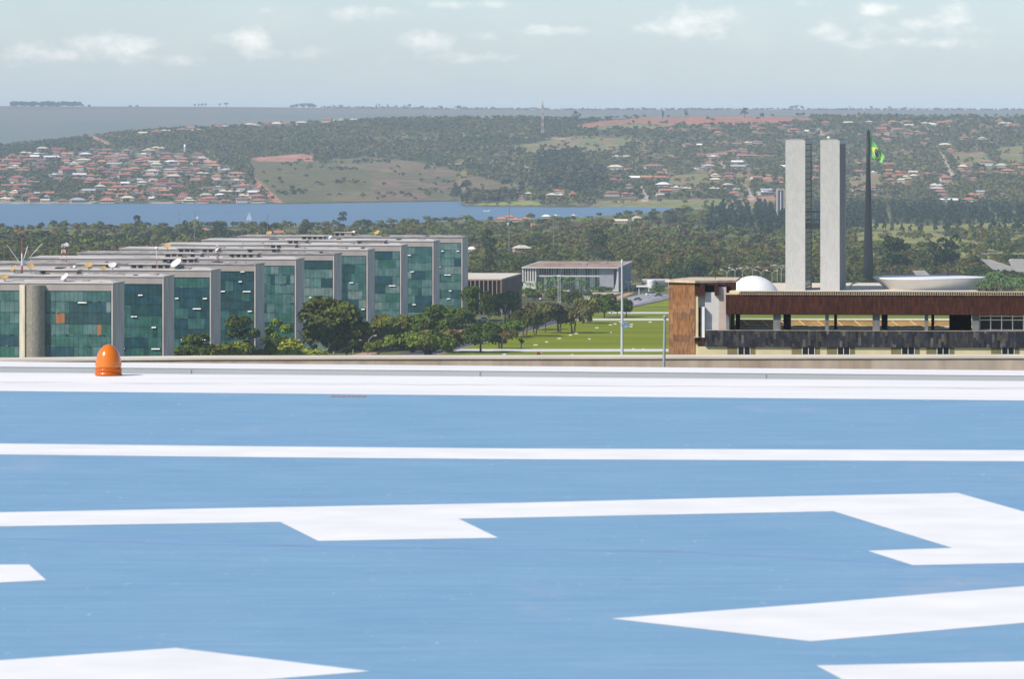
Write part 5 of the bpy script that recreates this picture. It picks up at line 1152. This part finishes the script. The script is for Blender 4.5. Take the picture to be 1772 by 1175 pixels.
for (x, y, w, c) in R3: HOUSES.append((o3[0]+x/o3[2], o3[1]+y/o3[2]+2.2, w/o3[2], hcol(c), rng.choice(['white','cream','pink'],p=[.35,.4,.25]), 'right'))
for (x, y, w, c) in R4: HOUSES.append((o4[0]+x/o4[2], o4[1]+y/o4[2]+2.6, w/o4[2], hcol(c), rng.choice(['white','cream','pink'],p=[.35,.4,.25]), 'right'))
# ridge houses
for k in range(15):
    px = [252,268,285,318,331,345,376,388,430,446,462,478,498,520,563][k]+rng.uniform(-3,3); HOUSES.append((px, float(ip(px, RIDGE))+rng.uniform(1,4)+(2 if px < 350 else -1), rng.uniform(13,24), hcol(rng.choice(list('rrocc'))), 'cream', 'ridge'))
for (px, py, w, c) in [(590,207.5,14,'c'),(612,207,16,'c'),(573,205,16,'c')]: HOUSES.append((px,py,w,hcol(c),'cream','ridge'))
# lakeside town: staggered terraces of houses following the slope
town_pts = []
TB = [(0,276),(70,262),(150,262),(235,256),(330,257),(360,280),(420,305),(462,345),(470,352)]
tries = 0
while len(town_pts) < 178 and tries < 40000:
    tries += 1; py = rng.uniform(257,351); px = rng.uniform(-14,474)
    if not inpoly([px],[py],TOWN)[0]: continue
    rowi = round((py-257)/6.3); py = 257+rowi*6.3+rng.uniform(-1.2,1.2)+.012*(px-230)
    if fbm(np.array([px/34]), np.array([py/16]), 77)[0] < .36: continue
    w = rng.uniform(15,29)
    if any(abs(px-q[0]) < (w+q[2])*.40 and abs(py-q[1]) < 3.6 for q in town_pts): continue
    town_pts.append((px, min(py,350.5), w))
for (px, py, w) in town_pts: HOUSES.append((px, py, w, hcol(rng.choice(list('rrrrroobbccwgk'))), rng.choice(['white','cream','pink'],p=[.3,.4,.3]), 'town'))
# few houses in the near wood by the shore
WOODH = [(868,383,20,'o'),(882,381,18,'o'),(895,384,20,'o'),(912,382,16,'o'),(797,391,14,'o'),(922,393,10,'o'),(478,408,26,'o'),(452,407,14,'o'),(354,405,16,'o'),(1075,386,24,'c'),(1102,384,16,'c'),(903,439,32,'c'),(945,377,16,'w'),(962,376.5,14,'w'),(993,376.5,12,'w'),(1692,452,18,'w'),(1470,495,0,'w'),(816,436,18,'w')]
for (px, py, w, c) in WOODH:
    if w: HOUSES.append((px, py, w, hcol(c), 'cream', 'wood'))
placed = []
for (px, py, w, rc, wc, zone) in HOUSES:
    if zone == 'wood': g_ = hit(px, py, 3050, 6900)
    elif zone == 'ridge': g_ = hit(px, py, 10500, 12050)
    else: g_ = hit(px, py, 7480, 11950)
    placed.append((px, py, w, rc, wc, zone, g_))
def band(zone, px, py):
    if zone == 'town': return ['top','upper','middle','lower','shore'][int(np.digitize(py,[278,298,316,333]))]+' part of lakeside town'
    if zone == 'ridge': return 'row on forested ridge'
    if zone == 'wood': return 'near wood'
    side = 'left of the towers' if px < 1360 else ('between the towers' if px < 1420 else 'right of the towers')
    return ['top','upper','lower','foot'][int(np.digitize(py,[228,275,318]))]+' hillside '+side
cnt = {}
placed.sort(key=lambda q: q[0])
for (px, py, w, rc, wc, zone, g_) in placed:
    key = (band(zone,px,py), rc); cnt[key] = cnt.get(key, 0)+1
    v = int(rng.choice([0,0,1,2,2,3,4])) if rc not in ('white','grey') else int(rng.choice([4,5,5,0]))
    mk_ = (v, rc, wc)
    h = bpy.data.objects.new('house', None)
    b, r = house_mesh(v)
    if mk_ not in mcache:
        o = b.build('house', [wmat[wc], dkw]); rr = r.build('roof', rmat[rc], o); mcache[mk_] = o
    else: o = copy_tree(mcache[mk_])
    mpp = g_.y/F; s = w*mpp/17.5
    o.location = g_; o.scale = (s, s*rng.uniform(.8,1.1), min(1.15, max(.7, s**.5))*rng.uniform(.8,1.0)); o.rotation_euler.z = rng.normal(0,.28)
    size = 'small' if w < 13 else ('wide' if w > 22 else '')
    lab = f'{size} {rc}-roofed house, {ordn(cnt[key])} such from left in {band(zone,px,py)}'.strip()
    tag(o, lab, 'house', {'town':'houses of the lakeside town','right':'houses on the right hillside','ridge':'houses on the ridge','wood':'houses in the near wood'}[zone])
    bpy.data.objects.remove(h)
HP = np.array([(q[6].x, q[6].y) for q in placed])

# ------------------------------------------------------------------ woods
def roofline(px): return np.interp(px, [-999,0,60,90,170,310,330,375,809,810,868,902,903,947,1109,1110,1155,1156,1268,1345,9999], [470,466,456,446,436,428,420,411,411,470,471,471,462,452,452,478,478,487,497,999,999])
FX0 = -260; FX1 = 2040
def scatter(n, y0, y1, seed):
    """even in the picture: random depth rows weighted so that rows of the picture get equal shares"""
    r = np.random.default_rng(seed); a = r.uniform(1/y1, 1/y0, n); Y = 1/a; px = r.uniform(FX0, FX1, n); return (px-CX)/F*Y, Y, px
# landmark trees of the wood
LM = [(847,450,392,44,'tall',(.035,.055,.022),3560,'tall dark rounded tree behind the colonnaded palace roof'),(1028,440,394,46,'tall',(.055,.070,.028),4100,'tall pale eucalyptus with a dark side above the white palace'),(1044,445,404,26,'tall',(.03,.05,.02),4080,'dark tree leaning against the pale eucalyptus'),
 (1546,478,401,74,'dome',(.045,.075,.03),3640,'large rounded dark tree right of the flag mast'),(1606,478,412,62,'dome',(.07,.09,.035),3700,'large olive half of the double tree above the bowl'),(1640,478,397,66,'dome',(.026,.05,.022),3720,'large very dark tree above the bowl, beside its olive neighbour'),
 (237,392,369,24,'tall',(.05,.07,.04),5300,'lone tall tree standing against the lake on the left'),(592,396,367,32,'tall',(.045,.06,.04),5300,'tall bluish tree against the lake above the middle roofs'),(632,394,374,26,'dome',(.05,.075,.045),5300,'round tree against the lake, right of the tall bluish tree'),
 (1128,388,361,26,'dome',(.04,.06,.03),5900,'round dark tree against the narrow end of the lake'),(1158,388,362,40,'tall',(.075,.085,.05),5900,'pale twin crowned tree against the narrow end of the lake'),(1178,380,362,24,'tall',(.08,.085,.055),5950,'pale wispy tree right of the twin crowned tree'),
 (1272,476,442,30,'pine',(.035,.055,.025),3400,'dark pointed tree behind the white dome'),(1205,478,452,60,'dome',(.035,.06,.025),3500,'broad dark tree behind the brown building roof'),(1170,474,452,44,'dome',(.05,.08,.03),3560,'rounded green tree just right of the white palace'),
 (378,398,380,36,'dome',(.04,.06,.03),5200,'dark domed tree at the lake shore above the middle roofs'),(462,402,383,34,'dome',(.04,.055,.03),5200,'dark round tree on the shore behind the thin red mast'),(525,402,385,36,'dome',(.045,.06,.035),5250,'flat domed dark tree on the shore right of the thin red mast'),(655,438,414,30,'dome',(.03,.05,.025),4200,'small dark shrub tree directly above the golden dish'),(765,430,408,36,'dome',(.03,.05,.025),4200,'dark domed tree just over the last roof')]
# near wood
X, Y, px = scatter(14500, 3080, 7300, 3)
lake_ = (Y > ip(px,NEAR_SHORE)-25) & (Y < ip(px,FAR_SHORE))
lag = ((px-95)/95)**2+((Y-5570)/85)**2 < 1.15
py = row(X, Y)
thin = fbm(X/60, Y/160, 21); den = np.clip((thin-.30)*-3+1.3, .25, 1)
den = np.where((px > 1225) & (Y > 5700), 1.3, den)
clear = (px > 1480) & (py > 388) & (py < 455) & (thin > .40)
keep = ~lake_ & ~lag & (rng.random(len(X)) < np.where(clear, .22, den)) & ~((Y > 7000) & (px < 1215))
keep &= ~((Y < 3560) & (px > 880) & (px < 1160)) & ~((Y < 3330) & (px < 900)) & ~((Y < 3250) & (px > 1330))
for (hx, hy), q in zip(HP, placed):
    if q[5] == 'wood': keep &= ~((abs(X-hx) < q[2]*.6*hy/F) & (Y < hy+10) & (Y > hy-260))
for (p_, br, tr_, wp, kind, c, Y_, lab) in LM:
    if kind != 'pine' and Y_ < 5000: keep &= ~((abs(px-p_) < wp*.5) & (Y < Y_+30) & (Y > Y_*.80))
X, Y, px, py = X[keep], Y[keep], px[keep], py[keep]
conif = (px > 1225) & (Y > 5600) & (Y < 7300)
big = rng.random(len(X)) < .05
w = rng.uniform(9,17,len(X))*np.where(big,1.4,1); h = rng.uniform(5.5,9.5,len(X))*np.where(big,1.35,1)
h = np.where(conif, rng.uniform(11,17,len(X)), h); w = np.where(conif, rng.uniform(9,14,len(X)), w)
low = clear[keep]; h = np.where(low & ~big, h*.6, h); w = np.where(low & ~big, w*.75, w)
vis = (py-h*F/Y) < roofline(px)
vis &= ~((px > 1156) & (py-h*F/Y > 500))
X,Y,px,py,conif,w,h = [a[vis] for a in (X,Y,px,py,conif,w,h)]
cn = fbm(X/150, Y/300, 61); pal = np.array([DG,MG,OL,(.085,.105,.030),BR,(.05,.075,.022),(.08,.11,.024)])
ci = np.clip((cn*1.9-.45)*len(pal)+rng.normal(0,1.0,len(X)), 0, len(pal)-1).astype(int)
colr = pal[ci]*rng.uniform(.85,1.18,(len(X),1)); colr *= (1.22,1.05,.5); colr[conif] = np.array((.034,.054,.028))*rng.uniform(.8,1.25,(conif.sum(),1))
size = h*F/Y*(w*F/Y); infr = (px > 0) & (px < 1772)
ind = np.argsort(-np.where(infr, size, 0))[:225]
isind = np.zeros(len(X), bool); isind[ind] = True
# individuals: a handful of crowns, copied
srcs = {}
for kind, ns in (('wood',7),('pine',2)):
    srcs[kind] = []
    for k in range(ns):
        t = thing('woodland_tree' if kind == 'wood' else 'pine_tree', 'x', 'tree'); n_ = 330 if kind == 'wood' else 320
        V, q, c = make_crown('wood' if kind == 'wood' else 'pine', 10, 7.5 if kind == 'wood' else 12, n_, .68, (1,1,1), .14); V[:,2] += 1.6
        srcs[kind].append((t, V, q, c))
        b = MB(); b.tube([(0,0,-1),(.1,0,1.6),(0,0,5)], [.3,.24,.1], 6); b.build('trunk', barkm, t)
tones = {0:('dark green',DG),1:('mid green',MG),2:('olive',OL),3:('pale olive',(.075,.095,.035)),4:('brownish',BR),5:('deep green',(.05,.075,.03)),6:('fresh green',(.07,.10,.028)),9:('blue-green',(.030,.050,.030))}
tsrc = {}; used = set(); cnt = {}
ind = sorted(ind, key=lambda i: px[i])
def wband(i):
    x_ = px[i]; 
    if x_ < 200: a = 'above the left roofs'
    elif x_ < 520: a = 'above the middle roofs'
    elif x_ < 810: a = 'above the farthest roofs'
    elif x_ < 1110: a = 'behind the two palaces'
    elif x_ < 1360: a = 'left of the towers'
    elif x_ < 1500: a = 'between towers and flag mast'
    else: a = 'right of the flag mast'
    return ('near wood ' if Y[i] < 3900 else 'wood ')+a
for i in ind:
    kind = 'pine' if conif[i] else 'wood'; tone = 9 if conif[i] else int(ci[i]); k = int(rng.integers(len(srcs[kind])))
    key = (kind, tone, k)
    if key not in tsrc:
        t0, V, q, c = srcs[kind][k]; me = np_mesh('crown', V, q, c*np.array(tones[tone][1])*((1,1,1) if tone == 9 else (1.22,1.05,.5)), leafm)
        t = bpy.data.objects.new(t0.name.split('.')[0], None); COL.objects.link(t); t['category'] = 'tree'
        o = bpy.data.objects.new('crown', me); COL.objects.link(o); o.parent = t
        tk = t0.children[0].copy(); COL.objects.link(tk); tk.parent = t; tsrc[key] = t
    else: t = copy_tree(tsrc[key])
    t.location = (X[i], Y[i], gz(X[i],Y[i])); t.rotation_euler = (0,0,rng.uniform(0,6.28)); t.scale = (w[i]/10, w[i]/10, h[i]/9.2)
    kk = (tones[tone][0], wband(i)); cnt[kk] = cnt.get(kk,0)+1
    tag(t, f'{tones[tone][0]} tree, {ordn(cnt[kk])} such from left in {wband(i)}', 'tree', 'trees of the near wood')
for kind in srcs:
    for (t, *_r) in srcs[kind]:
        for ch in list(t.children): bpy.data.objects.remove(ch)
        bpy.data.objects.remove(t)
def forest(name, X, Y, w, h, col, nl, leaf, pine, label=None):
    """a far-off wood read as one mass: clumps of leaf faces for every tree in one sheet"""
    N = len(X); Z = ground(X, Y)
    L = 4
    lc_ = rng.normal(0,1,(N,L,3)); lc_ /= np.linalg.norm(lc_,axis=2,keepdims=True); lc_ *= rng.uniform(.1,.30,(N,L,1)); lc_[...,2] = rng.uniform(.30,.72,(N,L))
    lc_[...,2] = np.where(pine[:,None], np.linspace(.2,.85,L)[None], lc_[...,2]); 
    pf = np.where(pine[:,None], 1.1-lc_[...,2], 1.0)[...,None]
    li = rng.integers(0,L,(N,nl)); c0 = np.take_along_axis(lc_, li[...,None].repeat(3,2), 1); lr = .27*np.take_along_axis(np.broadcast_to(pf,(N,L,1)), li[...,None], 1)
    d = rng.normal(0,1,(N,nl,3)); d[...,2] = np.where(d[...,2] < -.3, -d[...,2], d[...,2]); d /= np.linalg.norm(d,axis=2,keepdims=True)
    p = c0+d*lr*rng.uniform(.75,1.05,(N,nl,1)); p[...,:2] *= np.where(pine[:,None,None], .9, 1)
    p = p*np.stack([w,w,h],-1)[:,None,:]; p[...,0] += X[:,None]; p[...,1] += Y[:,None]; p[...,2] += Z[:,None]
    lt = (1+rng.normal(0,.10,(N,L,1))); cc = col[:,None,:]*np.take_along_axis(lt, li[...,None], 1)
    d[...,2] += .55
    V, q, c = leaves_v(p.reshape(-1,3), d.reshape(-1,3), (leaf*np.sqrt(w*h)/9)[:,None].repeat(nl,1).reshape(-1), cc.reshape(-1,3))
    o = np_obj(name, V, q, c, leafm0); tag(o, label, None, None, 'stuff'); return o
def leaves_v(cent, nrm, size, col): return leaves(cent, nrm, size, col, .38, .14)
m = ~isind
nearm = m & (Y < 4500); farm = m & (Y >= 4500)
forest('near_woodland', X[nearm], Y[nearm], w[nearm], h[nearm], colr[nearm], 130, 1.05, conif[nearm])
forest('shore_woodland', X[farm], Y[farm], w[farm], h[farm], colr[farm], 56, 1.5, conif[farm])
for (p_, br, tr_, wp, kind, c, Y_, lab) in LM:
    x_ = (p_-CX)/F*Y_; z0 = gz(x_,Y_); zt = EYE-(tr_-HY)/F*Y_; mpp = Y_/F
    tree_parts('tree', kind, wp*mpp, zt-z0, (zt-z0)*.12, np.array(c)*(.85,.85,.6), int(500+wp*16), max(.6, wp*mpp*.036), lab, 'tree', (x_,Y_,z0), 'landmark trees of the wood')
# hill forest beyond the lake
N0 = 60000
r_ = np.random.default_rng(11)
tt = r_.random(N0); px = r_.uniform(FX0, FX1, N0); yf = ip(px, FAR_SHORE)+10
# equal shares per picture row: sample depth through a per-column lookup
Yg_ = np.linspace(0,1,60)
YY = yf[:,None]+(12250-yf)[:,None]*Yg_[None]; rows = row((px[:,None]-CX)/F*YY, YY); rows = np.minimum.accumulate(rows, axis=1)
wg = np.maximum(rows[:,:-1]-rows[:,1:], .03); cum = np.cumsum(wg,1); cum /= cum[:,-1:]
j = (cum < tt[:,None]).sum(1); j = np.minimum(j, 58); Y = YY[np.arange(N0),j]+(YY[:,1]-YY[:,0])*r_.random(N0); X = (px-CX)/F*Y; py = row(X,Y)
pr_ = np.ones(N0)*.9
ing = inpoly(px,py,GRASS); pr_[ing] = np.where(fbm(X[ing]/90,Y[ing]/160,88) > .66, .22, .010)
for q in FIELDS: pr_[inpoly(px,py,q)] = .05
pr_[inpoly(px,py,RED_FIELD)] = .02; pr_[inpoly(px,py,SHORE_GRASS)] = .03; pr_[inpoly(px,py,POINT_GRASS)] = .12
for q in REDS+TRACKS: pr_[inpoly(px,py,q)] = 0
it = inpoly(px,py,TOWN); pr_[it] = .24+.5*(fbm(px[it]/34,py[it]/16,77) < .38)
rt = (px > 1030) & (py < 350) & (py > 200) & ~it; pr_[rt] *= np.where(fbm(X[rt]/70,Y[rt]/160,91) > .50, .85, .30)
mid = (px > 640) & (px < 1030) & (py > 230); pr_[mid] *= np.where(fbm(X[mid]/110,Y[mid]/220,93) > .48, 1, .30)
pr_[(Y < yf+60) & (px < 470)] *= .3
keep = r_.random(N0) < pr_
for q in placed:
    if q[5] == 'wood': continue
    mpp = q[6].y/F; keep &= ~((abs(X-q[6].x) < q[2]*.58*mpp) & (Y < q[6].y+12) & (Y > q[6].y-(60 if q[5] == 'town' else 120)))
X,Y,px,py = [a[keep] for a in (X,Y,px,py)]
w = rng.uniform(8,15,len(X)); h = rng.uniform(5,9,len(X))
euc = inpoly(px,py,[(775,352),(780,332),(860,325),(905,332),(900,348),(830,352)]) | inpoly(px,py,[(930,262),(1000,250),(1010,280),(1050,300),(1040,330),(960,335),(930,300)])
h = np.where(euc, rng.uniform(9,15,len(X)), h)
it = inpoly(px,py,TOWN); h = np.where(it, h*.8, h); w = np.where(it, w*.85, w)
cn = fbm(X/170, Y/380, 61); pal = np.array([(.050,.066,.026),(.062,.074,.028),(.078,.084,.032),(.098,.096,.040),(.062,.080,.026)])
ci2 = np.clip((cn*1.6-.4)*len(pal)+rng.normal(0,.7,len(X)),0,len(pal)-1).astype(int); colr = pal[ci2]*rng.uniform(.88,1.15,(len(X),1)); colr[euc] *= .72; colr *= (1.3,1.14,.75)
forest('hill_forest', X, Y, w, h, colr, 15, 2.7, np.zeros(len(X),bool))
# skyline trees on the far plateau
def sky_tree(p_, tr_, wp, kind, lab, Y_=21800.0, br=None):
    x_ = (p_-CX)/F*Y_; z0 = gz(x_,Y_); zt = EYE-(tr_-HY)/F*Y_; mpp = Y_/F; hh = max(4,zt-z0)
    t = thing('skyline_tree', lab, 'tree', (x_,Y_,z0), rng.uniform(0,6), 'trees on the skyline')
    V, q, c = make_crown(kind, wp*mpp, hh*(.62 if kind == 'street' else .9), 90, max(1.6,wp*mpp*.10), (.05,.07,.035)); V[:,2] += hh*(.38 if kind == 'street' else .1); np_obj('crown', V, q, c, leafm, parent=t)
    b = MB(); b.tube([(0,0,-2),(0,0,hh*.8)], [1.0,.5], 5); b.build('trunk', barkm, t)
SK = [(337,179,7,'street'),(344,178,6,'street'),(350,178,6,'street'),(356,178,6,'street'),(380,177.5,6,'street'),(392,177.5,8,'street'),(505,181,10,'bush'),(513,179,12,'dome'),(523,177.5,14,'dome'),(535,178,16,'dome'),(544,180,12,'dome'),(578,181,6,'bush'),(591,180,10,'bush'),(651,177,5,'tall'),(656,177.5,5,'tall'),(671,178.5,5,'tall'),(685,181,8,'bush'),(700,180.5,7,'bush'),(708,178.5,10,'dome'),(730,182,9,'bush'),(763,182,10,'bush'),(793,182,13,'dome'),(805,183.5,9,'bush'),(826,184,8,'bush'),(853,183,7,'bush'),(1111,185,5,'street'),(1116,185.5,4,'street'),(1370,181,10,'bush'),(1378,180,9,'bush'),(1388,180.5,9,'bush'),(1470,183,6,'tall'),(1508,182,8,'bush'),(1540,182,8,'bush'),(1566,183,8,'bush'),(1620,185,9,'bush'),(1660,185.5,9,'bush'),(1210,185.5,9,'bush'),(1240,185.5,7,'bush'),(1165,186,9,'bush'),(940,186,8,'bush'),(908,186.5,7,'bush'),(225,180.5,8,'bush'),(238,181,8,'bush'),(143,179,8,'bush'),(155,180.5,8,'bush')]
for k, (p_, tr_, wp, kind) in enumerate(sorted(SK)): sky_tree(p_, tr_, wp, kind, f'faint skyline tree on the far plateau, {ordn(k+1)} from the left')
n_ = 200; X = (rng.uniform(20,140,n_)-CX)/F*21800; Y = 21800+rng.uniform(-40,40,n_)
forest('plateau_tree_belt', X, Y, rng.uniform(10,18,n_), rng.uniform(20,27,n_), np.tile((.045,.065,.035),(n_,1)), 18, 2.4, np.zeros(n_,bool))
px_ = rng.uniform(560,1800,900); X = (px_-CX)/F*21900; Y = 21900+rng.uniform(-200,60,900)
forest('plateau_scrub', X, Y, rng.uniform(8,20,900), rng.uniform(4,10,900), np.tile((.055,.07,.04),(900,1)), 8, 3.0, np.zeros(900,bool))
for (p_, tr_, wp, kind, lab) in [(1288,182.5,17,'dome','large lone round tree on the horizon above the red field'),(1187,187,9,'dome','small lone dark tree on the horizon above the red field'),(1147,190,5,'tall','thin pointed dark tree at the upper edge of the red field'),(998,190,17,'dome','domed dark tree on the ridge left of the red field'),(1320,194,10,'bush','low dark tree on the ridge right of the lone round tree')]:
    sky_tree(p_, tr_, wp, kind, lab, 11900.0)

# ------------------------------------------------------------------ air
hz = bpy.data.materials.new('haze'); hz.use_nodes = True; n, l = hz.node_tree.nodes, hz.node_tree.links; n.clear()
o_ = n.new('ShaderNodeOutputMaterial'); pv = n.new('ShaderNodeVolumePrincipled'); l.new(pv.outputs[0], o_.inputs['Volume'])
pv.inputs['Color'].default_value = (.70,.865,1.0,1); pv.inputs['Density'].default_value = 3.1e-5; pv.inputs['Anisotropy'].default_value = -.3
b = MB(); b.box(-60000,60000,-1500,52000,-42,235); o = b.build('haze', hz); tag(o, kind='stuff')
